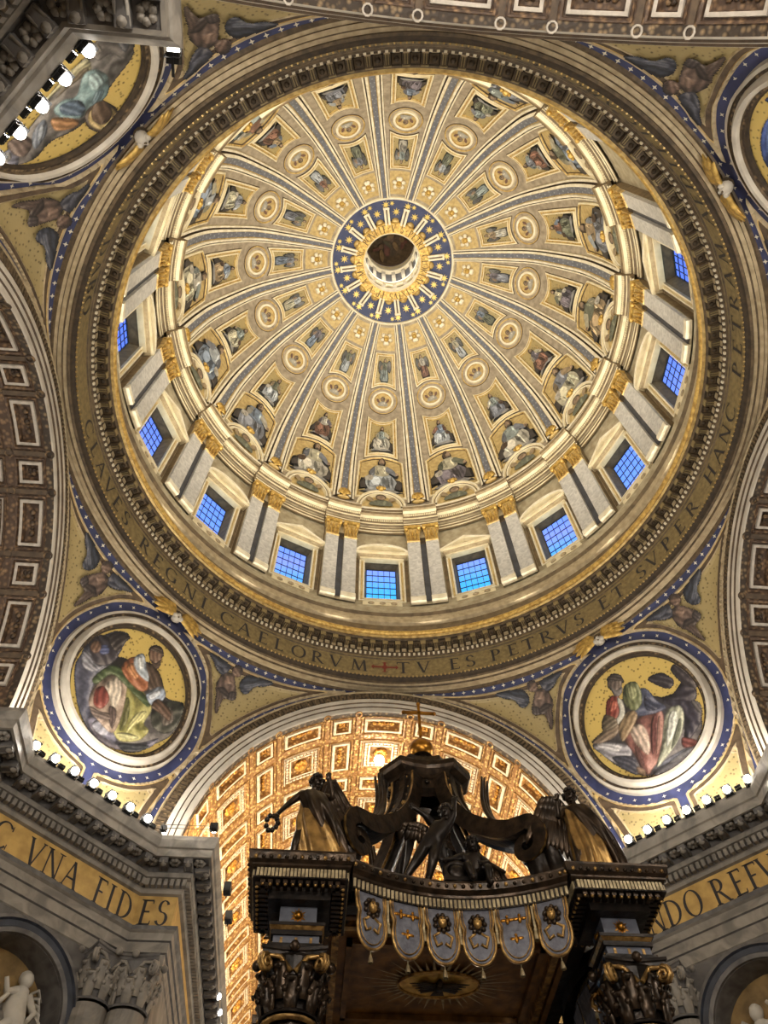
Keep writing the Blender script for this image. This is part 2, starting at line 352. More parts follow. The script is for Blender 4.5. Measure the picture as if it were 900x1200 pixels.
def detail(blobs, seed, k, w):
    """brush strokes of lighter and darker colour along every patch of a painted figure: folds of the cloth"""
    rg=random.Random(seed); out=[]
    for c,pts in blobs:
        out.append((c,pts)); A=np.array(pts,float); ar=abs(sum(A[i][0]*A[(i+1)%len(A)][1]-A[(i+1)%len(A)][0]*A[i][1] for i in range(len(A))))/2
        ev,evec=np.linalg.eigh(np.cov((A-A.mean(0)).T)); ax=evec[:,1]; L0=2*math.sqrt(max(ev[1],1e-6)); lo,hi=A.min(0),A.max(0); n=0; bend=rg.uniform(-.4,.4)
        for _ in range(160):
            if n>=max(2,min(34,int(ar*k))): break
            p=np.array([rg.uniform(lo[0],hi[0]),rg.uniform(lo[1],hi[1])]); an=rg.gauss(bend,.35); d=np.array([ax[0]*math.cos(an)-ax[1]*math.sin(an),ax[0]*math.sin(an)+ax[1]*math.cos(an)])*L0*rg.uniform(.35,.95)
            q=p+d
            if all(inside(p+(q-p)*t,pts) for t in (0,.3,.6,1)): out.append((shade(c,rg.choice((.5,.62,.75,.85,1.15,1.25,1.4))),lens(p,q,w*rg.uniform(.5,1.2)))); n+=1
    return out
def mosaic_picture(name, blobs, box, n, fn, h, m, seed, parent, circ=None):
    """the picture laid as a fine grid of coloured tesserae: every patch modelled like painted cloth, with folds"""
    x0,x1,y0,y1=box; nx=n; ny=max(8,int(n*(y1-y0)/(x1-x0))); X,Y=np.meshgrid(np.linspace(x0,x1,nx),np.linspace(y0,y1,ny),indexing='ij'); st=(x1-x0)/(nx-1)
    C=np.zeros((nx,ny,3)); A=np.zeros((nx,ny)); rg=np.random.default_rng(seed)
    def noise(sc):
        k=rg.normal(size=(10,2))*sc; p=rg.uniform(0,6.28,10); return sum(np.sin(k[i,0]*X+k[i,1]*Y+p[i]) for i in range(10))/4.5
    NZ=noise(3.2); NF=noise(9.)
    for c,pts in blobs:
        P=np.array(smooth_loop(pts,4)); Q=np.roll(P,-1,0); inn=np.zeros(X.shape,bool); D=np.full(X.shape,1e9)
        for (ax,ay),(bx,by) in zip(P,Q):
            if ay!=by: inn^=((ay>Y)!=(by>Y))&(X<(bx-ax)*(Y-ay)/(by-ay)+ax)
            L=(bx-ax)**2+(by-ay)**2+1e-12; t=np.clip(((X-ax)*(bx-ax)+(Y-ay)*(by-ay))/L,0,1); D=np.minimum(D,np.hypot(X-ax-t*(bx-ax),Y-ay-t*(by-ay)))
        if not inn.any(): continue
        D=D*np.where(inn,1,-1); dm=max(D.max(),1e-3); d=np.clip(D/dm,0,1); H=np.sqrt(1-(1-d)**2)*dm
        gx,gy=np.gradient(H,st); ev,evec=np.linalg.eigh(np.cov((P-P.mean(0)).T)); per=evec[:,0]; al=evec[:,1]
        U=(X-P[:,0].mean())*per[0]+(Y-P[:,1].mean())*per[1]; V=(X-P[:,0].mean())*al[0]+(Y-P[:,1].mean())*al[1]
        fr_=rg.uniform(4.5,7.5)/max(.5,2*math.sqrt(ev[0])); fold=np.sin(fr_*2.2*U+1.6*NZ+.6*V*rg.uniform(-1,1)+rg.uniform(0,6))
        if dm<.22: fold=fold*.3
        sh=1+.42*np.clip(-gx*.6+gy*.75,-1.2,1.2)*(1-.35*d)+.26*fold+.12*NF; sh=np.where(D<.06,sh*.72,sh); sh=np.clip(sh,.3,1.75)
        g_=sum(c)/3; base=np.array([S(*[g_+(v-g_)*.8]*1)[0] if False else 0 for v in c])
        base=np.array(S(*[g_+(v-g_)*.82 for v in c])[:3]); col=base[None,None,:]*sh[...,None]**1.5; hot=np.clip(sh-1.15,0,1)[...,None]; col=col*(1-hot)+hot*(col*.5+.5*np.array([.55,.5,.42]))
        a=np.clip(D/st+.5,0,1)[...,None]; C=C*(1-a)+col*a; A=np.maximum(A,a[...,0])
    if circ: A=np.where(np.hypot(X,Y)<circ,A,0)
    keep=(A[:-1,:-1]+A[1:,:-1]+A[:-1,1:]+A[1:,1:])>1.4; idx=-np.ones((nx,ny),int); vs=[]; cs=[]; fs=[]
    def vid(i,j):
        if idx[i,j]<0: idx[i,j]=len(vs); vs.append(fn(X[i,j],Y[i,j],h)); cs.append((*(C[i,j]/max(A[i,j],.35)).clip(0,1),1))
        return int(idx[i,j])
    for i,j in np.argwhere(keep): fs.append((vid(i,j),vid(i+1,j),vid(i+1,j+1),vid(i,j+1)))
    me=bpy.data.meshes.new(name); me.from_pydata(vs,[],fs); me.materials.append(MATS[m]); me.polygons.foreach_set('use_smooth',[True]*len(fs))
    ca=me.color_attributes.new('Col','FLOAT_COLOR','POINT'); ca.data.foreach_set('color',np.array(cs,np.float32).ravel()); me.update()
    return link(name,me,parent)
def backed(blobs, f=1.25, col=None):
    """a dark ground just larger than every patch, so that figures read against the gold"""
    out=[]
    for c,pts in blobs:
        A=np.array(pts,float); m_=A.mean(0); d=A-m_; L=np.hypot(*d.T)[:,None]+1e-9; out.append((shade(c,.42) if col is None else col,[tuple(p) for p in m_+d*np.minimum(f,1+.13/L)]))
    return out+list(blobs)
def paint(mb, blobs, fn, m, h0=.02, dh=.004, sub=2, clip=None):
    """fn(x,y,h) -> point on the wall"""
    h=h0; rj=random.Random(len(blobs))
    for c,pts in blobs:
        g_=sum(c)/3; c=tuple((g_+(x-g_)*.68)*.9 for x in c); e_=np.array(pts); e_=float(np.max(e_.max(0)-e_.min(0)))*.018
        q=[(x+rj.gauss(0,e_),y+rj.gauss(0,e_)) for x,y in smooth_loop(pts,sub)]
        if clip: q=[clip(p) for p in q]
        mb.face([fn(x,y,h) for x,y in q], m, S(*c)); h+=dh
# ================================================================== DOME
rng = random.Random(7)
_dp = catmull([(23.16,77.4),(23.03,79.66),(22.45,84.6),(21.42,89.0),(18.73,94.72),(17.1,97.16),(15.3,98.75),(11.75,101.23),(10.04,102.18),(8.05,103.15),(6.5,103.75)], 14)
_dp = np.array(_dp); DS = np.r_[0,np.cumsum(np.hypot(*np.diff(_dp,axis=0).T))]
def dome_Rz(s): return float(np.interp(s,DS,_dp[:,0])), float(np.interp(s,DS,_dp[:,1]))
def s_of_z(z): return float(np.interp(z,_dp[:,1],DS))
def s_of_R(R): return float(np.interp(-R,-_dp[:,0],DS))
def DM_(x,s,h):
    """dome surface seen from az 0: lateral metres x, arc length s, height h off the shell"""
    R,z=dome_Rz(s); R2,z2=dome_Rz(s+.2); R1,z1=dome_Rz(s-.2); t=np.array([R2-R1,z2-z1]); t/=np.hypot(*t)
    a=x/R; r=R-t[1]*h; zz=z+t[0]*h
    return (r*math.sin(a), r*math.cos(a), zz)
dome = MB(); dome.lathe([tuple(p) for p in _dp[::3]]+[tuple(_dp[-1])], 0, 360, 192, 'taupe', smooth=True)
dome = tag(dome.build('ceiling_dome'), 'great gilded dome shell with sixteen ribs meeting at a star ring', 'dome', kind='structure')
def rotz(az): return Matrix.Rotation(-R_(az), 4, 'Z')
def spread16(src, name, half=0., parent=dome, subs=()):
    """place copies of a part modelled at az 0 round the dome"""
    for k in range(16):
        M=rotz(22.5*(k+half))
        o = src if k==0 else inst(src, name, parent, M)
        o.matrix_local=M
        if k:
            for sub in subs: inst(sub, sub.name.split('.')[0], o, Matrix())
            for kk in ('kind',):
                pass
# ---- ribs
s_r0, s_r1 = s_of_z(79.2), s_of_R(8.1)
m=MB(); cols=[(-1.26,0),(-1.26,.25),(-1.04,.34),(-1.0,.1),(-.87,.1),(-.86,.5),(-.53,.6),(-.5,.42),(-.44,.42),(-.4,.34),(.4,.34),(.44,.42),(.5,.42),(.53,.6),(.86,.5),(.87,.1),(1.0,.1),(1.04,.34),(1.26,.25),(1.26,0)]
mm=['cream','ivory','umber','umber','umber','ivory','ivory','gilt','gilt','slate','gilt','gilt','ivory','ivory','umber','umber','umber','ivory','cream']
rows=[]
for i in range(41):
    s=s_r0+(s_r1-s_r0)*i/40; w=1.02+(.55-1.02)*i/40; hs=1-.35*i/40; rows.append([DM_(f*w,s,h*hs) for f,h in cols])
m.grid(rows, mm); rib=m.build('rib', dome)
m=MB()
for i in range(34):
    s=s_r0+.8+(s_r1-s_r0-1.)*i/33; hs=1-.35*(s-s_r0)/(s_r1-s_r0); q=.13-.05*i/33
    for xx in ((0,) if i%2 else (-.22,.22)) : m.face([DM_(xx-q,s,.36*hs+.01),DM_(xx,s-q*1.4,.36*hs+.01),DM_(xx+q,s,.36*hs+.01),DM_(xx,s+q*1.4,.36*hs+.01)],'slate_dot')
studs=m.build('inlay_diamonds', rib); studs['kind']='stuff'
spread16(rib,'rib',.5,subs=(studs,))
# ---- gilt shells at the feet of the ribs
m=MB()
for j in range(7):
    an=R_(-75+25*j); p0=DM_(0,s_r0+.1,.55); p1=DM_(.75*math.sin(an),s_r0+.15+1.0*math.cos(an),.75)
    m.tube([p0,((p0[0]+p1[0])/2,(p0[1]+p1[1])/2-.1,(p0[2]+p1[2])/2),p1],lambda t:.06+.13*t,6,'gilt_bright')
m.ball(DM_(0,s_r0+.1,.65),.28,'gilt_bright',8,6); m.ball(DM_(0,s_r0-.1,.4),.5,'gilt',10,6,(1.6,.6,.4))
shell=m.build('gilt_shell', dome); spread16(shell,'gilt_shell',.5)
# ---- regions of a bay
class Region:
    def __init__(s, W, sb, st): s.W,s.sb,s.st=W,sb,st
    def loop(s,d,n=8):
        """outline set in by d metres, anticlockwise from the lower left"""
        L=[]
        w0=s.W(s.sb(0))-d; w1=s.W(s.st(0))-d
        for i in range(n): x=-w0+2*w0*i/n; L.append((x,s.sb(x)+d))
        for i in range(n): t=i/n; a=s.sb(w0)+d; b=s.st(w1)-d; q=a+(b-a)*t; L.append((s.W(q)-d,q))
        for i in range(n): x=w1-2*w1*i/n; L.append((x,s.st(x)-d))
        for i in range(n): t=i/n; a=s.sb(w0)+d; b=s.st(w1)-d; q=b+(a-b)*t; L.append((-(s.W(q)-d),q))
        return L
    def frame(s, mb, steps, mats, fn):
        rows=[[fn(x,q,h) for x,q in s.loop(d)] for d,h in steps]
        for i in range(len(rows)-1): mb.grid([rows[i],rows[i+1]], mats[i], closed=True)
    def panel(s, mb, d, h, m, fn, nu=6, nv=6):
        rows=[]
        for j in range(nv+1):
            row=[]
            for i in range(nu+1):
                v=j/nv; w0=s.W(s.sb(0))-d; w1=s.W(s.st(0))-d; w=w0+(w1-w0)*v; x=(-1+2*i/nu)*w; a=s.sb(x)+d; b=s.st(x)-d; row.append(fn(x,a+(b-a)*v,h))
            rows.append(row)
        mb.grid(rows,m)
    def inner(s,d):
        """unit square -> inside of the panel"""
        def f(x,y):
            v=(y+1)/2; w0=s.W(s.sb(0))-d; w1=s.W(s.st(0))-d; w=w0+(w1-w0)*v; X=x*w; a=s.sb(X)+d; b=s.st(X)-d; return X,a+(b-a)*v
        return f
def lin(s0,w0,s1,w1): return lambda s: w0+(w1-w0)*(s-s0)/(s1-s0)
sA,sB=s_of_z(80.2),s_of_z(88.75); sC,sD=s_of_z(89.1),s_of_z(94.9); sM=s_of_z(97.2); sE,sF=s_of_R(15.75),s_of_R(11.7); sH=s_of_R(9.95)
fig=Region(lin(sA,3.1,sB,2.75), lambda x:sA, lambda x:sB-.16*x*x)
low=Region(lin(sC,2.05,sD,1.8), lambda x:sC-.14*x*x+.05, lambda x:sD-.75+.2*x*x)
upp=Region(lin(sE,1.6,sF,1.22), lambda x:sE+.6-.22*x*x, lambda x:sF)
m=MB(); fig.panel(m,.0,.03,'gold_ground',DM_,8,10)
fig.frame(m,[(-.05,.03),(-.05,.22),(.14,.28),(.3,.18),(.34,.05)],['cream','cream','gilt','umber'],DM_); ff=m.build('figure_field',dome); spread16(ff,'figure_field')
m=MB(); low.frame(m,[(-.18,.02),(-.12,.16),(.06,.2),(.1,.1),(.24,.1),(.28,.26),(.42,.26),(.48,.05)],['umber','cream','gilt','gilt','cream','cream','gilt'],DM_); lf=m.build('picture_frame',dome); spread16(lf,'picture_frame')
m=MB(); low.panel(m,.45,.04,'mosaic_dull',DM_); lp=m.build('picture_ground',lf)
for o in list(dome.children):
    if o.data is lf.data and o is not lf: inst(lp,'picture_ground',o,Matrix())
m=MB(); upp.frame(m,[(-.16,.02),(-.1,.16),(.04,.18),(.08,.1),(.2,.1),(.24,.24),(.34,.24),(.38,.05)],['umber','cream','gilt','gilt','cream','cream','gilt'],DM_); uf=m.build('narrow_picture_frame',dome); spread16(uf,'narrow_picture_frame')
m=MB(); upp.panel(m,.36,.04,'mosaic_dull',DM_); up_=m.build('picture_ground',uf)
for o in list(dome.children):
    if o.data is uf.data and o is not uf: inst(up_,'picture_ground',o,Matrix())
def disc_rows(mb, steps, mats, fn, cx, cy, n=28):
    rows=[[fn(cx+r*math.cos(2*PI*i/n),cy+r*math.sin(2*PI*i/n),h) for i in range(n)] for r,h in steps]
    for i in range(len(rows)-1): mb.grid([rows[i],rows[i+1]], mats[i], closed=True)
    mb.face(rows[-1], mats[-1])
m=MB(); disc_rows(m,[(2.02,.02),(1.98,.12),(1.86,.12),(1.82,.05),(1.5,.06),(1.46,.24),(1.2,.26),(1.14,.08)],['umber','gilt','gilt','taupe','cream','ivory','gilt','gold_ground'],DM_,0,sM); md=m.build('medallion',dome); spread16(md,'medallion')
m=MB(); paint(m,[(c,[(x*.95,y*.9) for x,y in p]) for c,p in figure_blobs('bust',rng)],lambda x,y,h:DM_(x*.95,sM+y*.95,h),'fresco',.17); cb=m.build('cherub',md)
for o in list(dome.children):
    if o.data is md.data and o is not md: inst(cb,'cherub',o,Matrix())
# ---- gilded seraph heads below the star ring
m=MB()
for an,L,w in ((40,.95,.3),(-40,.95,.3),(100,.8,.28),(-100,.8,.28),(155,.85,.26),(-155,.85,.26),(0,.75,.22)):
    a=R_(an); P=[DM_(L*t*math.sin(a)*(1.0 if abs(an)<120 else .6),sH+L*t*math.cos(a),.12+.15*math.sin(PI*t)) for t in (.1,.4,.75,1.)]
    m.tube(P,lambda t,w=w:w*(.5+.7*t)*(1 if t<.9 else .6),6,'ivory',flat=.4,up=DM_(0,sH,-1))
m.ball(DM_(0,sH,.3),.36,'gilt_bright',10,8); m.ball(DM_(0,sH+.25,.28),.4,'gilt',10,6,(1,.8,.5)); m.ball(DM_(0,sH,.62),.09,'gilt_bright',6,4)
sp_=m.build('gilt_seraph',dome); spread16(sp_,'gilt_seraph')
# taupe collar plates round each seraph
m=MB(); m.grid([[DM_(x*f,s_of_R(R),.03) for x in (-1,-.5,0,.5,1)] for R,f in ((11.3,1.25),(10.2,1.2),(9.2,1.05),(8.5,.95))],'gold_ground'); pl=m.build('gold_plate',dome); spread16(pl,'gold_plate')
# ---- painted figures, each its own
FIG=[(130,126,120)]
for k in range(16):
    M=rotz(22.5*k)
    def put(name, kind, fn, mt='fresco', h0=.05):
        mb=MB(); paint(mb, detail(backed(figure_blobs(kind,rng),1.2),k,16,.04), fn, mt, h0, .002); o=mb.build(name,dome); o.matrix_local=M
    put('seated_figure','seated',lambda x,y,h:DM_(x*2.6,(sA+1.2)+(y+1)*(sB-sA-1.3)/2,h))
    fi=low.inner(.5); put('picture_figure','seated',lambda x,y,h:DM_(*fi(x*.95,y*.92),h),h0=.06)
    fu=upp.inner(.4); put('angel_figure','standing',lambda x,y,h:DM_(*fu(x,y*.92),h),h0=.06)
# ---- lunettes at the dome's foot
def lun(x,y,h): return DM_(x,s_of_z(77.7)+y,h)
m=MB(); N=18
def arc_(r,k=1.0): return [(r*math.cos(PI-PI*i/N),3.6/3.05*r*math.sin(PI*i/N)*k) for i in range(N+1)]
steps=[(3.05,.1),(3.0,.75),(2.78,.8),(2.7,.62),(2.6,.62),(2.5,.72),(2.38,.7),(2.32,.3)]
rows=[[lun(x,y,h) for x,y in arc_(r)] for r,h in steps]
for i,mt in enumerate(['ivory','ivory','cream','umber','cream','ivory','cream']): m.grid([rows[i],rows[i+1]],mt)
m.face(rows[-1],'gold_ground'); lu=m.build('lunette',dome); spread16(lu,'lunette')
m=MB(); m.ball(lun(0,3.62,.85),.36,'gilt_bright',10,8)
for an in (-60,-20,20,60): m.ball(lun(.5*math.sin(R_(an)),3.6+.4*math.cos(R_(an)),.85),.2,'gilt_bright',8,6)
kb=m.build('gilt_knob',lu)
m=MB(); paint(m,figure_blobs('bust',rng),lambda x,y,h:lun(x*1.9,1.55+y*1.45,h),'fresco',.6,.008); bs=m.build('bust_figure',lu)
for o in list(dome.children):
    if o.data is lu.data and o is not lu: inst(kb,'gilt_knob',o,Matrix()); inst(bs,'bust_figure',o,Matrix())
# ================================================================== STAR RING AND LANTERN
zd=103.15
m=MB(); m.lathe([(8.2,zd-.1),(8.05,zd-.25),(7.85,zd-.25),(7.8,zd+.02)],0,360,96,['cream','ivory','cream'])
m.lathe([(7.85,zd+.0),(6.4,zd+.55),(4.8,zd+.9)],0,360,96,'night_blue'); disc=m.build('star_ring',dome)
m=MB()
def star_(mb, c, r, mt, n=8, h=0., inner=.3):
    cx,cy=c; pts=[]
    for i in range(2*n):
        q=r if i%2==0 else r*inner; a=PI*i/n; X=cx+q*math.cos(a); Y=cy+q*math.sin(a); R=math.hypot(X,Y); pts.append((X,Y,zd+.0+(7.85-R)*.36-h))
    mb.face(pts,mt)
for k in range(16):
    for R,o in ((7.2,.5),(6.3,0),(7.35,.0)):
        a=R_(22.5*(k+o)+ (5 if R==7.35 else 0)); star_(m,(R*math.sin(a),R*math.cos(a)),.55 if R!=7.35 else .36,'star_gold',8,.06,.36)
st=m.build('gilt_stars',disc); st['kind']='stuff'
m=MB()
for k in range(16):
    a=R_(22.5*k); m.ball((5.05*math.sin(a),5.05*math.cos(a),zd+.7),.55,'gilt',10,6,(1,1,.5))
sc_=m.build('scalloped_edge',disc)
m=MB(); m.lathe([(5.1,zd+.9),(5.05,zd+.3),(4.9,zd+.22),(3.75,zd+.24),(3.6,zd+.42)],0,360,96,['gilt','gilt_bright','gilt_bright','ivory']); gr=m.build('gilt_ring',disc)
m=MB()
for x in (-.22,.22): m.box((x,5.75,zd+.42),(.13,1.0,.3),'ivory')
m.box((0,5.75,zd+.5),(.12,.95,.25),'umber'); m.box((0,6.75,zd+.35),(.4,.12,.34),'ivory')
cs=m.build('console',disc)
for k in range(16):
    M=rotz(22.5*k+11.25)
    if k: inst(cs,'console',disc,M)
    else: cs.matrix_local=M
txt='S.PETRI.GLORIAE.SIXTVS.PP.V.A.M.D.XC.PONTIF.V.'
m=MB()
for i,ch in enumerate(txt):
    a0=R_(167-360*i/len(txt))
    def fn(x,y,a0=a0):
        r=3.9+y*.9; a=a0-(x*.66)/4.3; return (r*math.sin(a),r*math.cos(a),zd+.17)
    glyph(m,ch,fn,'letter_gold')
m.build('inscription',gr)
# lantern: a white drum with windows, a gallery band given a glow of its own and a dark painted top
m=MB(); m.lathe([(3.6,zd+.42),(3.75,zd+1.2),(3.85,zd+3),(3.95,zd+3.1),(3.95,zd+5)],0,360,64,['ivory','cream','ivory','stucco_white'],smooth=False)
m.lathe([(3.95,zd+5),(3.6,zd+5.2),(3.6,zd+5.8),(4.,zd+6),(4.,zd+12.5),(3.55,zd+13),(3.55,zd+14),(3.8,zd+14.3),(3.75,zd+17.0)],0,360,64,['ivory','gallery_glow','ivory','slate','ivory','stucco_white','stucco_white','cream']); lt=m.build('lantern',dome)
m=MB()
for k in range(16):
    a=R_(22.5*k+11.25)
    for z0,z1 in ((zd+5.9,zd+12.6),): m.box((3.85*math.sin(a),3.85*math.cos(a),(z0+z1)/2),(.28,.16,(z1-z0)/2),'stucco_white',Matrix.Rotation(-a,3,'Z'))
    a=R_(22.5*k); m.box((3.72*math.sin(a),3.72*math.cos(a),zd+3.9),(.5,.1,.5),'ivory',Matrix.Rotation(-a,3,'Z'))
m.build('pilasters',lt)['kind']='stuff'
point('lantern_fill',(0,0,zd+7.5),900,WARM,.4)  # fill light added inside the lantern to brighten its walls
m=MB(); m.lathe([(3.75,zd+17),(3.3,zd+18.2),(2.2,zd+19.1),(.02,zd+19.5)],0,360,48,'umber',smooth=True)
rg=random.Random(3)
for i in range(26):
    c=rg.choice([(92,70,52),(74,66,44),(110,88,60),(60,52,44),(96,60,52),(70,78,60)]); a=rg.uniform(0,2*PI); r=rg.uniform(.2,2.7)
    cx,cy=r*math.cos(a),r*math.sin(a)
    m.face([(x,y,zd+17.4+1.9*(1-(min(1,math.hypot(x,y)/3.6))**2)-.02*i) for x,y in smooth_loop(ell2(cx,cy,rg.uniform(.3,.9),rg.uniform(.2,.5),7,rg.uniform(0,3)),2)],'fresco',S(*c))
m.build('painted_top',lt)
# ================================================================== DRUM
VIS=list(range(-5,6))
RW=23.1
m=MB()
for k in range(16):
    kk=k if k<=8 else k-16; az=22.5*kk
    if kk in VIS:
        hw=math.degrees(1.78/RW)
        for a0,a1 in ((az-11.25,az-hw),(az+hw,az+11.25)): m.lathe([(RW,52.3),(RW,73.)],a0,a1,6,'drum_wall')
        for z0,z1 in ((52.3,60.1),(66.7,73.)): m.lathe([(RW,z0),(RW,z1)],az-hw,az+hw,4,'drum_wall')
    else: m.lathe([(RW,52.3),(RW,73.)],az-11.25,az+11.25,10,'drum_wall')
m.lathe([(RW,73.),(RW,75.4)],0,360,160,'drum_wall')
drum=tag(m.build('wall_drum'),'round drum wall under the dome with paired pilasters between its windows','wall',kind='structure')
def all16(src,name,half=0.,parent=drum,ks=range(16)):
    first=True
    for k in ks:
        M=rotz(22.5*(k+half))
        if first: src.matrix_local=M; first=False; o=src
        else: o=inst(src,name,parent,M)
        yield o
m=MB(); m.lathe([(22.1,53.4),(22.1,54.3),(22.3,54.5),(22.3,55.2),(22.05,55.4),(22.05,55.9),(22.35,56.1),(22.4,56.7),(22.15,56.9),(22.15,57.4),(22.5,57.8),(22.6,58.5),(23.1,58.6)],0,360,160,['ring_brown','ring_cream','drum_brown_shade','ring_cream','ring_cream','ornate_brown','ring_cream','drum_brown_shade','drum_wall','ring_cream','drum_wall','drum_wall'])
m.build('base_moulding',drum)
# pier behind each pair of pilasters
m=MB(); hp=4.45
m.lathe([(22.45,58.5),(22.45,72.5)],-hp,hp,8,'drum_wall')
for sg in (-1,1): m.grid([[(r*math.sin(R_(sg*hp)),r*math.cos(R_(sg*hp)),z) for z in (58.5,72.5)] for r in (22.45,23.15)],'drum_brown_shade')
for o in all16(m.build('pier',drum),'pier',.5): pass
m=MB(); m.lathe([(22.38,58.9),(22.38,69.)],-.72,.72,3,'slate_marble'); m.lathe([(22.4,69),(22.3,69.2),(22.3,70.2)],-.72,.72,3,'ring_dark')  # dark slate strip stands in for the recessed gap between pilasters
for o in all16(m.build('slate_gap_strip',drum),'slate_gap_strip',.5): pass
def pil(sg):
    m=MB(); a0,a1=(math.degrees(.32/22.2),math.degrees(1.66/22.2)); a0,a1=(a0,a1) if sg>0 else (-a1,-a0)
    m.lathe([(22.5,58.6),(22.0,58.6),(22.0,59.1),(22.1,59.3),(22.15,59.5)],a0-.15,a1+.15,4,'ivory',caps=True)
    m.lathe([(22.5,59.4),(22.15,59.4),(22.15,69.3),(22.5,69.3)],a0,a1,4,'marble_pale',caps=True)
    return m.build('pilaster',drum)
def capital(sg):
    m=MB(); ac=(math.degrees(.99/22.2))*sg; w=math.degrees(.67/22.2)
    rows=[]
    for r,z,f in ((22.15,69.2,1.),(22.05,69.3,1.08),(22.12,69.45,1.),(22.1,70.6,1.05),(21.95,71.6,1.25)): rows.append([(q*math.sin(R_(ac+t*w*f)),q*math.cos(R_(ac+t*w*f)),z) for q,t in ((22.5,-1),(r,-1),(r,-.33),(r,.33),(r,1),(22.5,1))])
    m.grid(rows,'gilt'); 
    for row,z,n,L in ((0,69.5,4,.95),(1,70.3,3,.95)):
        for i in range(n):
            a=R_(ac+w*1.05*(-1+2*(i+.5)/n)); f=lambda r,z:(r*math.sin(a),r*math.cos(a),z)
            m.tube([f(22.1,z),f(21.98,z+L*.5),f(21.85,z+L*.85),f(21.74,z+L*.8)],[.13,.2,.17,.08],6,'gilt_bright',flat=.5)
    for t in (-1,1):
        a=R_(ac+t*w*1.05); m.ball((21.82*math.sin(a),21.82*math.cos(a),71.45),.24,'gilt_bright',8,6)
    m.lathe([(22.5,71.75),(21.8,71.75),(21.75,72.1),(22.5,72.1)],ac-w*1.35,ac+w*1.35,3,'gilt_bright',caps=True)
    return m.build('capital')
for sg in (-1,1):
    p=pil(sg); c=capital(sg); c.parent=p
    for i,o in enumerate(all16(p,'pilaster',.5)):
        if o is not p: inst(c,'capital',o,Matrix())
# entablature: broken forward over the pilasters
def entab(off):
    P=[(0,72.1),(0,72.45),(.12,72.5),(.12,72.85),(.2,72.9),(.2,73.1),(.05,73.2),(.05,73.75),(.2,73.85),(.25,74.05),(.42,74.1),(.42,74.35),(.55,74.45),(.85,74.6),(.9,75.0),(1.02,75.3),(1.0,75.45),(-.9,75.6)]
    return [(off-o,z) for o,z in P]
EM=['drum_brown_shade','cream','drum_brown_shade','cream','drum_brown_shade','gilt','drum_wall','drum_brown_shade','cream','drum_brown_shade','drum_brown_shade','drum_brown_shade','cream','ring_cream','drum_brown_shade','ivory','cream']  # alternate dark bands paint the shade of the recess lines
m=MB(); m.lathe(entab(22.2),-5.0,5.0,8,EM,caps=True)
for o in all16(m.build('entablature_break',drum),'entablature_break',.5): pass
m=MB(); m.lathe(entab(22.9),-6.4,6.4,8,EM)
for o in all16(m.build('entablature',drum),'entablature',0.): pass
for off,hw,n,nm,half in ((22.2,4.9,18,'dentils',.5),(22.9,6.2,22,'dentils',0.)):
    m=MB()
    for i in range(n):
        a=R_(-hw+2*hw*(i+.5)/n); r=off-.42; m.box((r*math.sin(a),r*math.cos(a),74.25),(.08,.12,.12),'cream',Matrix.Rotation(-a,3,'Z'))
    d_=m.build(nm,drum); d_['kind']='stuff'
    for o in all16(d_,nm,half): o['kind']='stuff'
# attic under the dome
m=MB(); m.lathe([(23.1,75.4),(22.95,75.5),(22.95,76.2),(22.75,76.3),(22.75,76.6),(23.0,76.7),(23.0,77.0),(22.6,77.15),(22.55,77.5),(22.75,77.7),(23.2,77.75)],0,360,160,['drum_brown_shade','drum_wall','drum_brown_shade','ivory','drum_brown_shade','gold_ground','drum_brown_shade','ivory','drum_brown_shade','cream']); m.build('attic',drum)
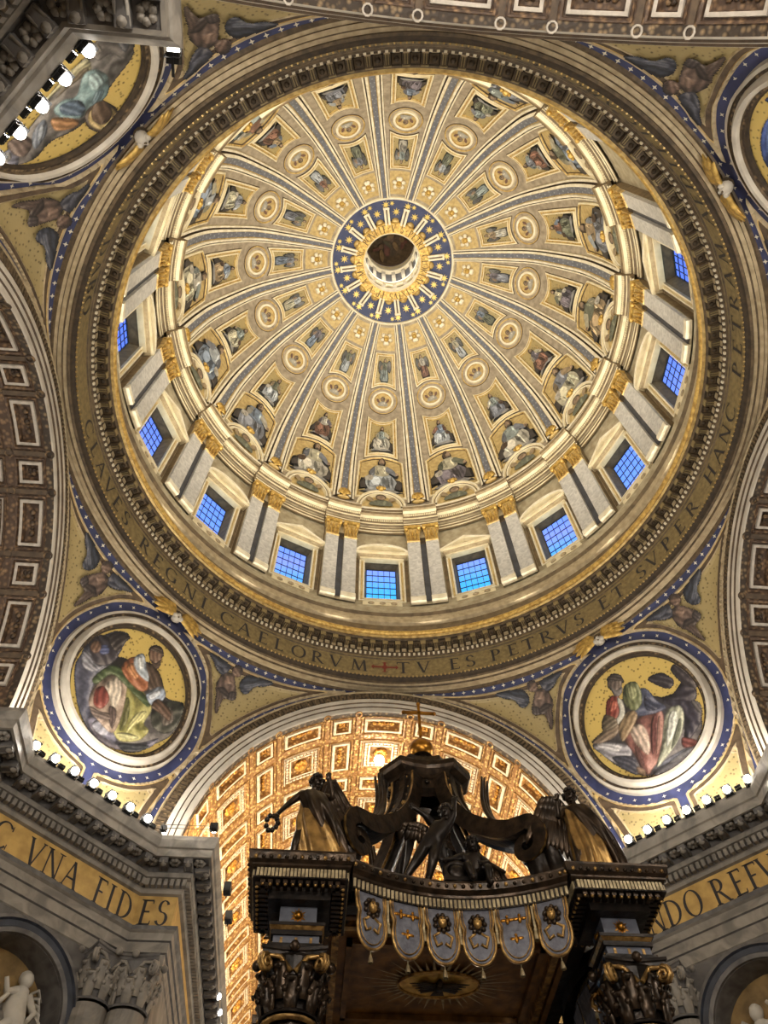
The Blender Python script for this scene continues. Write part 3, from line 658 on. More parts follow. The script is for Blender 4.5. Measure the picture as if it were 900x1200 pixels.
# ---- windows
def make_window(n,k,first=None):
    a=R_(22.5*k); w=empty('window_%d'%n,(RW*math.sin(a),RW*math.cos(a),59.),(0,0,-a))
    return w
def win_parts(kind):
    parts={}
    m=MB()
    for sx in (-1,1): m.face([(sx*1.78,-.02,1.1),(sx*1.52,1.05,1.1),(sx*1.52,1.05,7.7),(sx*1.78,-.02,7.7)],'drum_brown_shade')
    m.face([(-1.78,-.02,7.7),(1.78,-.02,7.7),(1.52,1.05,7.7),(-1.52,1.05,7.7)],'drum_brown_shade'); m.face([(-1.78,-.02,1.1),(1.78,-.02,1.1),(1.52,1.05,1.1),(-1.52,1.05,1.1)],'ring_cream')
    parts['reveal']=m
    m=MB(); m.face([(-1.5,.96,1.1),(1.5,.96,1.1),(1.5,.96,7.7),(-1.5,.96,7.7)],'window_glass'); parts['pane']=m
    m=MB()
    for i in range(6): m.box((-1.5+.6*i,.94,4.4),(.027,.04,3.3),'slate_marble')
    for i in range(7): m.box((0,.94,1.25+1.07*i),(1.5,.04,.027),'slate_marble')
    parts['glazing_bars']=m
    m=MB(); 
    def loop(o,b,t): return [(-o,b),(o,b),(o,t),(-o,t)]
    L=[(loop(1.76,1.12,7.7),0.),(loop(1.76,1.12,7.7),-.22),(loop(1.9,1.0,7.85),-.25),(loop(1.95,.95,7.9),-.14),(loop(2.12,.78,8.0),-.14),(loop(2.16,.74,8.05),-.28),(loop(2.3,.6,8.1),-.28),(loop(2.3,.6,8.1),.05)]
    for i,mt in enumerate(['ring_cream','ivory','cream','gold_ground','cream','ivory','cream']): m.grid([[(x,L[i][1],z) for x,z in L[i][0]],[(x,L[i+1][1],z) for x,z in L[i+1][0]]],mt,closed=True)
    for sx in (-1,1): m.box((sx*2.52,-.06,4.6),(.16,.12,3.6),'drum_brown_shade')
    parts['frame']=m
    m=MB(); m.box((0,-.15,.25),(1.9,.12,.3),'cream')
    for sx in (-1,0,1): m.ball((sx*1.1,-.3,.25),.2,'ring_cream',8,5,(1.6,.6,1))
    parts['apron_panel']=m
    m=MB(); HW=2.72; ZB_=8.05; D=-1.05
    if kind=='seg': top=[(HW*math.cos(PI-PI*i/14)*1.,ZB_+.35+1.35*math.sin(PI*i/14)) for i in range(15)]
    else: top=[(-HW,ZB_+.35),(-HW*.5,ZB_+1.05),(0,ZB_+1.75),(HW*.5,ZB_+1.05),(HW,ZB_+.35)]
    low_=[(x,ZB_+.3+max(0,(z-ZB_-.35))*.72) for x,z in top]; low_=[(x*.9,z) for x,z in low_]
    m.box((0,D/2-.0,ZB_+.15),(HW,-D/2,.15),'cream'); m.box((0,D/2+.1,ZB_-.12),(HW-.25,-D/2-.1,.14),'ring_cream'); m.box((0,D/2+.25,ZB_-.36),(HW-.45,-D/2-.25,.12),'cream')
    m.grid([[(x,D,z) for x,z in low_],[(x,D,z) for x,z in top],[(x,0,z) for x,z in top]],'ivory'); m.grid([[(x,D,z) for x,z in low_],[(x,D+.55,z-.03) for x,z in low_]],'cream')
    m.face([(x,D+.5,z) for x,z in [(-HW*.9,ZB_+.25)]+low_+[(HW*.9,ZB_+.25)]],'ring_cream')
    parts['pediment']=m
    return parts
WP={}
WL={0:'dome window straight above the frieze cross, round-topped pediment',1:'dome window with pointed pediment, first right of the one above the frieze cross',-1:'dome window with pointed pediment, first left of the one above the frieze cross',
2:'dome window with curved pediment, second right of the frieze cross',-2:'dome window with curved pediment, second left of the frieze cross',3:'dome window with pointed pediment, third right of the frieze cross',-3:'violet dome window at the left rim, third left of the frieze cross',
4:'tilted violet dome window at the right rim, fourth right of the frieze cross',-4:'dome window mostly hidden by the gold rim at the far left',5:'dome window hidden behind the gold rim, upper right of the drum',-5:'dome window hidden behind the gold rim, upper left of the drum'}
for n,k in enumerate(VIS):
    kind='seg' if k%2==0 else 'tri'; w=make_window(n+1,k); tag(w,WL[k],'window',kind='structure')
    if kind not in WP:
        WP[kind]={nm:(mb.build(nm,w)) for nm,mb in win_parts(kind).items()}
    else:
        for nm,o in WP[kind].items():
            c=inst(o,nm,w,Matrix())
# sky is seen through the glass: nothing behind it
# ================================================================== RING ENTABLATURE
RP=[(23.5,47.4),(23.22,47.42),(23.16,47.6),(22.98,47.68),(22.92,47.6),(22.68,47.62),(22.62,47.78),(22.42,47.82),(22.36,47.74),(22.2,47.78),(22.12,47.98),(21.95,48.12),(21.95,50.15),(21.85,50.22),(21.85,50.35),(21.72,50.4),(21.72,50.7),(21.62,50.75),(21.62,51.35),(20.95,51.45),(20.85,51.5),(20.82,51.95),(20.9,52.0)]
RM=['ring_brown','ring_brown','ring_cream','ring_brown','ring_cream','ring_brown','ring_cream','ring_brown','ring_brown','ring_dark','ring_dark','ring_gold','ring_brown','ring_gold','ring_brown','ring_brown','ring_brown','ring_dark','ring_dark','ring_brown','ring_brown','ring_dark']
m=MB(); m.lathe(RP,0,360,200,RM)
m.lathe([(20.85,52.5),(21.0,52.5),(21.0,52.15),(22.0,52.1),(23.1,52.35)],0,360,120,'ring_brown')
ring=tag(m.build('trim_1'),'gilded ring cornice with a Latin inscription between pendentives and drum','cornice',kind='structure')
m=MB(); m.lathe([(20.86+.28*math.cos(t),52.22+.32*math.sin(t)) for t in np.linspace(R_(80),R_(290),10)],0,360,240,'gilt_bright',smooth=True); m.lathe([(20.95,51.85),(20.68,51.82),(20.66,51.7),(20.9,51.66)],0,360,200,'gilt'); m.build('gilt_rim',ring)
m=MB(); 
m.box((0,21.32,51.2),(.2,.36,.2),'ring_brown'); m.box((-.07,21.3,50.98),(.03,.28,.04),'ring_gold'); m.box((.07,21.3,50.98),(.03,.28,.04),'ring_gold'); m.box((0,20.95,51.2),(.22,.05,.2),'ring_gold'); m.box((0,21.62,50.98),(.17,.08,.2),'ring_cream')
mo=m.build('modillion',ring)
m=MB(); m.box((0,21.3,51.36),(.26,.26,.03),'ring_brown'); m.ball((0,21.3,51.3),.17,'ring_dark',6,4,(1,1,.6)); m.box((0,21.62,51.05),(.2,.03,.2),'ring_cream')
ro=m.build('rosette',ring)
NM=124
for k in range(NM):
    for src,nm,hf in ((mo,'modillion',0.),(ro,'rosette',.5)):
        M=rotz(360*(k+hf)/NM)
        if k: inst(src,nm,ring,M)
        else: src.matrix_local=M
m=MB()
for R,z,n,q,mt in ((21.68,50.55,330,.085,'ivory'),(21.9,48.1,420,.045,'gilt')):
    for i in range(n):
        a=2*PI*i/n; m.box((R*math.sin(a),R*math.cos(a),z),(q,q,q*1.3),mt,Matrix.Rotation(-a,3,'Z'))
m.build('bead_rows',ring)['kind']='stuff'
# inscription: azimuth of each letter
INS=[('TV',[4.,8.4]),('ES',[15.1,18.6]),('PETRVS',[24.2,28.,31.6,35.6,39.6,43.4]),('ET',[49.6,53.4]),('SVPER',[59.6,63.,67.3,71.5,75.9]),('HANC',[83.4,87.6,91.7,95.7]),('PETRAM',[103.8,107.8,111.8,115.8,120.,124.6]),
 ('REGNI',[-58.9,-54.8,-50.7,-45.6,-41.8]),('CAELORVM',[-36.,-31.6,-27.2,-23.5,-19.,-14.8,-10.7,-5.6]),('CLAVES',[-84.5,-80.5,-76.6,-72.6,-69.,-65.6])]
a=131.
for wd in ('AEDIFICABO','ECCLESIAM','MEAM','ET','TIBI','DABO'):
    INS.append((wd,[a+3.35*i for i in range(len(wd))])); a+=3.35*(len(wd)+.9)
for wd,azs in INS:
    m=MB()
    for ch,az in zip(wd,azs):
        def fn(x,y,az=az):
            aa=R_(az)+x*1.32/21.93; return (21.92*math.sin(aa),21.92*math.cos(aa),48.52+y*1.36)
        glyph(m,ch,fn,'letter_dark')
    m.build('inscription_word',ring)['label']='dark Roman capitals reading '+wd
m=MB()
def cf(x,y): aa=x/21.93; return (21.91*math.sin(aa),21.91*math.cos(aa),49.2+y)
for dx,dy in ((1,0),(-1,0),(0,1),(0,-1)):
    L=1.15 if dx else .62
    m.face([cf(*p) for p in ([(.08*dy,.08*dx),(L*dx*.8+.1*dy,L*dy*.8+.1*dx),(L*dx*.8+.3*dy,L*dy*.8+.26*dx),(L*dx,L*dy),(L*dx*.8-.3*dy,L*dy*.8-.26*dx),(L*dx*.8-.1*dy,L*dy*.8-.1*dx),(-.08*dy,-.08*dx)])],'cross_red')
m.face([cf(x,y) for x,y in ell2(0,0,.24,.24,8)],'cross_red')
m.build('frieze_cross',ring)['label']='dark red floriated cross'
PAINT = {"RL":[[[78,72,70],[[3.77,-0.67],[2.07,1.48],[0.29,1.92],[-2.42,1.18],[-4.12,1.41],[-4.37,-0.74],[-3.07,-2.57],[-1.19,-3.98],[0.72,-4.26],[2.7,-2.8]]],[[80,80,95],[[4.2,-0.99],[4.33,0.18],[4.4,0.77],[3.89,1.82],[3.1,3.0],[2.19,3.38],[2.09,2.56],[2.07,1.48],[2.3,0.44],[2.5,-0.99],[1.95,-2.68],[0.72,-3.45],[-0.64,-4.14],[0.65,-4.41],[1.99,-3.73],[3.08,-2.67]]],[[120,115,130],[[1.7,-3.52],[0.89,-2.34],[-0.2,-2.41],[-0.81,-3.63],[-2.33,-2.84],[-3.51,-1.68],[-3.14,-2.73],[-1.9,-3.72],[-0.72,-4.29],[0.5,-4.3]]],[[150,148,158],[[1.25,-3.61],[0.69,-2.72],[0.03,-2.98],[-0.04,-3.74],[0.64,-4.0]]],[[60,60,50],[[-2.11,0.12],[-2.93,1.09],[-4.03,1.57],[-4.39,0.72],[-4.29,-0.58],[-3.52,-1.27],[-2.53,-1.07]]],[[95,85,75],[[-2.78,0.14],[-3.32,0.8],[-3.96,0.04],[-3.44,-0.69]]],[[58,52,58],[[4.38,1.22],[3.99,1.96],[3.05,2.26],[1.99,1.54],[2.45,0.33],[3.37,0.06]]],[[130,128,135],[[4.33,0.18],[3.9,0.52],[3.18,0.1],[2.49,0.4],[2.86,-0.41],[3.7,-0.61]]],[[70,80,120],[[3.57,1.2],[3.15,1.74],[2.71,1.43],[3.06,0.94]]],[[105,75,55],[[3.42,1.36],[3.33,1.1],[3.4,0.84],[3.6,0.68],[3.85,0.69],[4.06,0.86],[4.15,1.12],[4.08,1.38],[3.88,1.54],[3.63,1.53]]],[[50,42,40],[[3.4,2.43],[2.75,3.17],[2.01,3.3],[2.14,2.63],[2.11,1.89],[2.75,1.83]]],[[150,142,72],[[1.63,0.08],[0.55,0.86],[-1.52,0.37],[-2.11,-0.3],[-2.03,-1.39],[-2.6,-1.64],[-2.25,-2.68],[-0.97,-3.52],[-0.04,-2.93],[0.91,-1.52]]],[[205,195,125],[[-1.07,-2.03],[-1.22,-1.1],[-1.79,-0.51],[-1.87,-1.08],[-1.47,-1.97],[-1.22,-2.75]]],[[95,92,48],[[-0.01,-0.88],[-0.24,-0.5],[-0.83,-1.57],[-0.82,-2.81],[-0.51,-2.61]]],[[185,178,120],[[-0.59,-3.17],[-1.38,-2.64],[-2.18,-2.53],[-1.25,-3.24]]],[[152,128,108],[[2.33,-1.28],[1.72,0.22],[0.71,0.75],[0.17,-0.16],[-0.35,-1.9],[-0.28,-3.38],[1.33,-3.06],[2.19,-2.43]]],[[195,178,155],[[1.73,-0.85],[1.32,0.3],[0.66,-0.08],[0.3,-1.09],[0.43,-2.02],[1.08,-1.23]]],[[130,58,48],[[2.17,-1.38],[1.73,-0.85],[1.0,-1.37],[1.12,-2.3],[1.81,-2.37]]],[[90,72,66],[[0.75,-1.83],[0.12,-1.81],[-0.2,-3.02],[0.19,-2.88]]],[[110,92,82],[[1.95,-2.68],[1.19,-2.55],[0.5,-2.28],[0.3,-2.66],[1.29,-3.14]]],[[70,86,50],[[2.74,-0.95],[2.4,0.26],[1.68,1.05],[0.55,0.86],[-1.57,0.29],[-1.67,-0.21],[0.35,0.14],[1.72,0.22],[2.27,-1.03]]],[[152,86,50],[[1.38,1.12],[0.99,2.29],[-0.18,2.26],[-1.08,1.14],[-0.78,0.5],[0.37,0.56]]],[[185,120,70],[[1.03,1.27],[0.75,1.92],[0.01,1.46],[0.07,0.99]]],[[168,176,182],[[0.91,2.35],[0.48,2.94],[-0.21,2.29],[-1.07,2.01],[-0.92,1.42],[0.01,1.46],[0.7,1.84]]],[[215,215,210],[[0.69,2.29],[0.44,2.7],[-0.02,2.15],[0.12,1.83]]],[[85,65,50],[[0.01,2.57],[-1.18,2.52],[-2.18,1.67],[-2.27,1.04],[-1.17,0.99],[-0.72,1.76]]],[[150,160,176],[[-1.19,0.57],[-1.9,1.7],[-2.55,1.27],[-2.13,0.09]]],[[205,208,212],[[-1.39,0.61],[-1.87,1.36],[-2.13,1.21],[-1.76,0.43]]],[[112,82,62],[[-0.76,3.75],[-0.9,3.35],[-0.81,2.98],[-0.54,2.78],[-0.2,2.84],[0.1,3.12],[0.24,3.53],[0.16,3.9],[-0.1,4.09],[-0.46,4.04]]],[[62,48,38],[[0.33,3.45],[0.12,4.02],[-0.5,4.17],[-0.92,3.68],[-0.53,3.74],[0.05,3.55]]],[[80,62,50],[[-0.18,2.93],[-0.65,2.93],[-0.85,3.36],[-1.07,2.89],[-0.8,2.57]]],[[98,72,56],[[-2.18,0.81],[-3.45,0.56],[-3.67,-0.18],[-2.88,-0.05],[-1.95,0.02]]],[[60,62,66],[[-1.04,-3.68],[-3.07,-2.57],[-2.59,-3.38],[-1.61,-4.0]]]],"RR":[[[72,66,70],[[-3.61,-0.25],[-1.97,1.18],[-0.31,1.95],[1.13,1.11],[3.03,-0.66],[3.55,-2.41],[2.31,-3.71],[0.55,-4.01],[-1.08,-4.25],[-2.03,-3.74],[-3.12,-2.57],[-3.82,-1.16]]],[[52,46,56],[[2.77,0.33],[3.83,0.73],[4.24,-0.36],[3.67,-0.95],[2.69,-0.56],[1.81,0.45]]],[[60,52,56],[[3.49,2.0],[4.19,2.02],[4.52,0.51],[4.32,-0.24],[3.72,0.54],[3.48,1.37]]],[[48,42,50],[[1.68,2.28],[2.74,2.09],[3.22,1.11],[2.63,0.8],[1.87,1.69]]],[[55,50,62],[[1.74,0.32],[3.12,-0.51],[3.87,-1.37],[3.5,-2.39],[2.55,-3.04],[1.64,-3.33],[2.61,-1.44]]],[[95,88,85],[[3.57,-0.78],[4.0,-1.25],[3.8,-1.95],[3.52,-1.58]]],[[150,145,150],[[-4.28,-0.11],[-3.02,-0.55],[-1.94,-1.33],[-1.92,-2.15],[-3.03,-2.38],[-3.91,-1.12]]],[[188,184,184],[[-4.03,-0.24],[-3.06,-0.63],[-2.31,-1.24],[-2.83,-1.47],[-3.75,-0.79]]],[[130,130,142],[[-0.93,-3.9],[0.74,-3.62],[2.23,-3.67],[2.46,-4.04],[0.67,-4.58],[-0.84,-4.58]]],[[165,165,172],[[0.21,-3.93],[1.64,-3.73],[2.12,-3.9],[0.85,-4.18]]],[[60,60,72],[[-3.31,-1.63],[-1.83,-2.41],[-2.11,-3.7],[-2.95,-2.66]]],[[140,88,78],[[-1.55,-0.3],[-0.26,0.02],[1.4,-0.31],[0.77,-2.02],[0.59,-3.13],[-0.86,-3.74],[-1.4,-4.08],[-1.73,-3.5],[-1.76,-2.24],[-1.98,-0.9]]],[[192,166,146],[[-1.15,-0.32],[-0.33,-0.52],[-0.27,-1.63],[-0.8,-2.76],[-1.23,-1.96],[-1.39,-1.02]]],[[105,58,54],[[0.45,-0.59],[0.92,-0.45],[0.2,-2.1],[-0.57,-2.89],[-0.19,-1.68]]],[[170,120,105],[[0.84,-0.82],[1.15,-0.79],[0.59,-2.12],[-0.34,-3.02]]],[[95,60,55],[[-1.53,-1.75],[-1.28,-2.5],[-1.48,-3.6],[-1.72,-3.27]]],[[165,165,140],[[1.6,-0.64],[2.64,-0.63],[2.64,-1.46],[1.81,-2.61],[0.43,-3.45],[-0.71,-3.85],[0.28,-2.55]]],[[205,205,190],[[1.7,-0.9],[2.28,-0.94],[1.9,-1.85],[0.89,-2.7],[0.58,-2.73]]],[[110,112,92],[[2.14,-1.58],[2.32,-1.69],[1.73,-2.57],[0.74,-3.22],[1.27,-2.51]]],[[120,60,55],[[1.8,-2.81],[2.54,-3.44],[2.45,-3.79],[1.55,-3.52]]],[[75,80,102],[[-0.31,1.95],[1.08,1.78],[1.43,0.51],[1.78,-0.37],[0.12,-0.03],[-0.58,0.62]]],[[55,58,78],[[0.82,1.3],[1.19,0.44],[1.49,-0.15],[0.46,0.23]]],[[105,110,70],[[-0.12,2.71],[0.8,2.43],[0.52,1.05],[-0.32,0.64],[-0.76,1.57]]],[[150,152,105],[[-0.04,2.45],[0.48,2.31],[0.34,1.58],[-0.24,1.49]]],[[132,50,40],[[-1.8,2.36],[-0.96,2.33],[-1.03,1.3],[-1.74,0.8],[-2.42,1.21]]],[[165,80,60],[[-1.75,2.12],[-1.25,2.06],[-1.39,1.5],[-1.98,1.5]]],[[142,116,82],[[-1.67,0.6],[-0.5,0.79],[-0.39,0.09],[-1.97,-0.95],[-2.14,-0.44]]],[[192,188,172],[[-1.08,2.18],[-0.82,1.71],[-1.15,0.73],[-2.23,0.23],[-2.33,0.53],[-1.43,1.09]]],[[120,100,80],[[-4.24,0.07],[-2.96,0.45],[-1.89,0.4],[-2.29,-0.32],[-3.54,-0.33]]],[[92,80,62],[[-2.47,1.45],[-1.89,0.92],[-1.97,0.34],[-3.0,0.37],[-3.0,0.89]]],[[102,86,76],[[-0.18,3.0],[-0.46,2.71],[-0.82,2.63],[-1.12,2.8],[-1.26,3.16],[-1.16,3.57],[-0.88,3.87],[-0.51,3.94],[-0.21,3.77],[-0.08,3.41]]],[[60,50,46],[[-1.08,3.81],[-0.51,3.98],[0.01,3.54],[-0.06,2.89],[-0.27,3.23],[-0.94,3.51]]],[[122,116,112],[[-1.09,3.22],[-0.87,2.71],[-0.33,2.72],[-0.67,2.27],[-1.11,2.37]]],[[150,120,95],[[-1.96,-3.14],[-1.56,-3.56],[-1.67,-4.05],[-2.06,-3.59]]]],"TL":[[[112,106,100],[[4.66,1.05],[2.01,1.11],[0.05,0.92],[-1.95,0.89],[-3.49,1.69],[-3.45,3.32],[-1.45,3.8],[-0.48,4.11],[1.28,4.04],[2.57,3.04],[3.87,2.75]]],[[130,130,146],[[4.8,0.5],[3.52,0.93],[3.87,1.77],[4.55,2.11],[4.81,1.33]]],[[112,92,82],[[3.35,0.45],[2.74,1.1],[2.92,1.98],[3.78,2.17],[3.86,1.39]]],[[170,165,160],[[4.18,0.65],[3.79,1.0],[4.12,1.43],[4.47,1.22]]],[[92,86,82],[[-2.49,0.81],[-3.43,0.98],[-3.96,2.7],[-2.92,3.24],[-2.8,2.17],[-2.16,1.79]]],[[140,132,122],[[-2.53,0.57],[-2.89,0.9],[-2.67,1.55],[-2.26,1.28]]],[[70,72,78],[[-3.49,1.69],[-3.73,2.57],[-3.19,2.86]]],[[186,176,132],[[-1.65,0.87],[-2.06,1.15],[-1.63,1.88],[-0.96,1.67],[-0.35,1.23],[0.35,0.88],[1.2,1.03],[1.01,0.62],[-0.16,0.69],[-0.86,0.65]]],[[120,105,80],[[-1.56,1.35],[-1.47,1.84],[-0.45,1.49],[0.37,1.26],[-0.2,1.21]]],[[120,150,150],[[-0.18,2.34],[-1.26,1.7],[-1.79,2.23],[-1.69,3.32],[-0.93,4.05],[-0.4,4.01],[0.48,3.8],[0.86,3.62],[1.2,2.66],[0.95,1.68],[0.33,1.77]]],[[165,190,188],[[-1.27,2.07],[-1.64,2.4],[-1.47,3.19],[-0.88,3.28],[-0.82,2.78]]],[[85,105,125],[[0.59,1.86],[-0.02,2.7],[0.24,3.55],[0.73,3.49],[0.98,2.44]]],[[95,120,128],[[-0.72,3.27],[-1.06,3.66],[-0.47,3.93],[-0.14,3.72]]],[[172,120,72],[[1.44,1.99],[1.09,2.74],[0.95,3.71],[1.41,3.79],[1.92,2.82]]],[[122,130,142],[[2.47,1.54],[1.57,1.58],[2.19,2.39],[3.25,2.44]]],[[165,172,178],[[2.24,1.78],[1.82,1.73],[2.25,2.22],[2.82,2.3]]],[[70,55,45],[[-0.2,5.9],[0.16,6.14],[0.55,6.12],[0.88,5.86],[1.08,5.42],[1.11,4.88],[0.97,4.35],[0.7,3.93],[0.35,3.71],[-0.01,3.72],[-0.32,3.97],[-0.52,4.4],[-0.57,4.93],[-0.46,5.46]]],[[178,152,92],[[-0.13,5.75],[0.17,5.95],[0.48,5.94],[0.75,5.72],[0.92,5.36],[0.95,4.91],[0.84,4.47],[0.62,4.13],[0.33,3.95],[0.03,3.96],[-0.23,4.17],[-0.39,4.52],[-0.43,4.96],[-0.34,5.4]]],[[102,78,58],[[-0.22,5.26],[0.17,5.51],[0.52,5.42],[0.69,5.04],[0.61,4.52],[0.33,4.07],[-0.05,3.83],[-0.38,3.92],[-0.55,4.28],[-0.49,4.79]]],[[70,52,42],[[0.54,5.21],[0.2,5.43],[-0.22,5.28],[-0.45,4.73],[-0.43,4.36],[-0.16,5.15]]]],"TR":[[[70,95,170],[[-1.24,2.23],[-0.5,2.82],[-0.0,3.49],[0.1,4.09],[-0.23,4.44],[-0.91,4.43],[-1.72,4.06],[-2.45,3.45],[-2.89,2.77],[-2.96,2.2],[-2.64,1.89],[-2.02,1.9]]],[[110,140,205],[[-2.24,3.35],[-2.64,2.72],[-2.39,2.63],[-1.23,3.61],[-0.88,4.08]]],[[45,60,120],[[-2.22,2.87],[-2.1,2.45],[-0.26,3.57],[-0.47,3.94]]],[[70,55,50],[[0.96,4.33],[1.17,4.51],[1.28,4.74],[1.23,4.94],[1.05,5.02],[0.81,4.96],[0.59,4.78],[0.49,4.54],[0.53,4.34],[0.71,4.26]]],[[120,90,70],[[0.96,4.33],[1.11,4.45],[1.19,4.61],[1.16,4.73],[1.04,4.78],[0.86,4.73],[0.7,4.6],[0.63,4.45],[0.65,4.32],[0.78,4.28]]],[[60,70,120],[[-3.88,2.38],[-3.92,1.62],[-3.56,0.78],[-3.33,0.93],[-3.61,2.08]]],[[150,120,90],[[-2.78,1.16],[-2.55,1.4],[-2.45,1.7],[-2.52,1.96],[-2.73,2.07],[-3.01,1.99],[-3.24,1.74],[-3.34,1.44],[-3.27,1.18],[-3.06,1.07]]],[[120,60,60],[[-0.26,3.57],[-0.4,2.11],[0.9,2.58],[0.89,3.82]]],[[160,160,170],[[-1.91,1.7],[-1.72,0.84],[-0.31,1.67],[-0.47,2.44]]]],"SP":[[[52,56,70],[[9.57,6.05],[8.89,6.13],[7.88,6.04],[7.39,5.88],[7.27,5.2],[7.72,4.61],[8.18,4.63],[8.42,5.35],[9.09,5.6]]],[[85,88,100],[[9.1,5.92],[8.34,5.75],[7.61,5.38],[7.69,4.98],[8.24,5.22]]],[[100,78,66],[[7.46,4.09],[7.09,4.86],[6.54,5.51],[5.9,5.52],[5.61,4.81],[5.91,3.93],[6.63,3.6]]],[[60,48,44],[[7.21,3.86],[6.43,4.46],[5.86,4.08],[6.57,3.69]]],[[128,100,82],[[6.79,4.99],[6.36,5.44],[5.99,5.29],[6.25,4.77]]],[[88,70,60],[[6.66,3.67],[6.03,4.1],[6.31,3.1],[6.75,2.26],[6.73,2.88]]],[[50,52,66],[[5.93,5.98],[4.98,6.1],[3.85,5.98],[4.64,5.47],[5.7,5.2]]],[[82,84,96],[[5.69,5.85],[5.01,5.93],[4.4,5.81],[5.05,5.58]]],[[104,78,62],[[6.25,6.2],[6.14,5.94],[6.29,5.66],[6.62,5.53],[6.93,5.62],[7.04,5.88],[6.9,6.16],[6.57,6.29]]],[[58,44,38],[[6.98,5.73],[6.9,6.16],[6.5,6.36],[6.18,6.19],[6.62,6.11]]],[[70,60,58],[[7.54,3.83],[7.38,4.42],[6.92,4.32],[7.04,3.71]]]]}
# ================================================================== PENDENTIVES
ZT,RT=47.6,23.25; ARC_Z,ARC_R,ARC_D=31.5,15.3,22.6; ZB=32.0
DIAG=(ARC_R+ARC_D)/math.sqrt(2)
def Bpt(a):
    a=min(a,PI/2-a); x=ARC_D*math.tan(a)
    if x<ARC_R: return ARC_D/math.cos(a), max(ZB,ARC_Z+math.sqrt(max(ARC_R**2-x*x,0)))
    return DIAG/math.cos(PI/4-a), ZB
def surf_r(a,z):
    rB,zB=Bpt(a); rM=rB*(27.4/26.8); zM=zB+(ZT-zB)*.53; A=ZT-2*zM+zB; B=2*(zM-ZT); C=ZT-z
    d=math.sqrt(max(B*B-4*A*C,0)); t=min(1,max(0,2*C/(-B+d))) if (-B+d)>1e-9 else 0
    return (1-t)**2*RT+2*t*(1-t)*rM+t*t*rB
_zz=np.linspace(ZB,ZT,400); _rr=np.array([surf_r(PI/4,z) for z in _zz]); _ss=np.r_[0,np.cumsum(np.hypot(np.diff(_zz),np.diff(_rr)))]
S0=9.27
def pm(dx,s,h=0.):
    """pendentive between az 0 and 90; dx metres from its middle, s metres above the roundel's centre"""
    z=float(np.interp(s+S0,_ss,_zz)); r=float(np.interp(z,_zz,_rr)); a=PI/4+dx/r; a=min(max(a,.01),PI/2-.01); r=surf_r(a,z); a=PI/4+dx/r; a=min(max(a,.01),PI/2-.01); r=surf_r(a,z)
    return pmz(a,z,h,r)
def pmz(a,z,h=0.,r=None):
    if r is None: r=surf_r(a,z)
    if h:
        k=(surf_r(a,min(z+.1,ZT))-surf_r(a,min(z+.1,ZT)-.2))/.2; L=math.hypot(1,k); r-=h/L; z+=h*k/L
    return (r*math.sin(a),r*math.cos(a),z)
def Fld(a,z):
    rB,zB=Bpt(a)
    if z<zB+.02: return -1.
    r=surf_r(a,z); aa=min(a,PI/2-a); x=r*math.sin(aa); rho=math.hypot(x,z-ARC_Z)
    s=float(np.interp(z,_zz,_ss))-S0; dx=(a-PI/4)*r
    return min((ZT-z)*1.12-.62, rho-ARC_R-.45, math.hypot(dx,s)-6.35, abs(dx)-.3 if s<0 else 9, z-ZB-.5)
LEV=[0,.18,.22,.5,.58,99]; LM=['ring_cream','gilt','umber','ring_cream','mosaic_dull']
def Fh(F): return float(np.interp(F,[0,.03,.15,.19,.24,.46,.5,.56,.6],[0,.18,.2,.12,.1,.1,.15,.15,.04]))
def clip_lv(poly,lo,hi):
    for lv,sg in ((lo,1),(hi,-1)):
        out=[]
        for i in range(len(poly)):
            p,q=poly[i],poly[(i+1)%len(poly)]; fp,fq=sg*(p[2]-lv),sg*(q[2]-lv)
            if fp>=0: out.append(p)
            if (fp>0)!=(fq>0) and abs(fp-fq)>1e-12: t=fp/(fp-fq); out.append((p[0]+(q[0]-p[0])*t,p[1]+(q[1]-p[1])*t,lv))
        poly=out
        if len(poly)<3: return []
    return poly
def build_panels():
    na,nz=75,74; As=[R_(.4+(45-.4)*i/na) for i in range(na+1)]; Zs=[ZB+.05+(ZT-ZB-.06)*j/nz for j in range(nz+1)]
    V=[[(a,z,Fld(a,z)) for z in Zs] for a in As]
    fr={}; 
    for i in range(na):
        for j in range(nz):
            c=[V[i][j],V[i+1][j],V[i+1][j+1],V[i][j+1]]; mn=min(p[2] for p in c); mx_=max(p[2] for p in c)
            if mx_<=0: continue
            zc=sum(p[1] for p in c)/4; low_=float(np.interp(zc,_zz,_ss))-S0<1.2
            for b in range(5):
                if mx_<=LEV[b] or mn>=LEV[b+1]: continue
                pl=clip_lv(c,LEV[b],LEV[b+1])
                if pl: fr.setdefault((low_,b==4),MB()).face([pmz(p[0],p[1],Fh(p[2])+.01) for p in pl],LM[b])
    return fr
base=MB(); rows=[]
for i in range(91):
    a=R_(.05+89.9*i/90); rB,zB=Bpt(a); zB=min(zB,ZT-.05); rows.append([pmz(a,zB+(ZT-zB)*j/24) for j in range(25)])
base.grid(rows,'deep_blue',smooth=True)
stars=MB()
def pstar(a,z,q):
    pts=[]
    for i in range(8):
        r=q if i%2==0 else q*.4; t=PI*i/4; pts.append((r*math.cos(t),r*math.sin(t)))
    r0=surf_r(a,z)
    if z+q>ZT or Bpt(a)[1]>z-q: return
    stars.face([pmz(a+x/r0,z+y*.8,.03,surf_r(a,z)+ (surf_r(a,z+.1)-surf_r(a,z))*10*y*.8) for x,y in pts],'star')
for i in range(44):
    pstar(R_(2+86*i/43),47.28,.17)
for i in range(36):
    t=2*PI*i/36; x,y=6.03*math.cos(t),6.03*math.sin(t)
    z=float(np.interp(y+S0,_ss,_zz)); r=float(np.interp(z,_zz,_rr)); pstar(PI/4+x/r,z,.16)
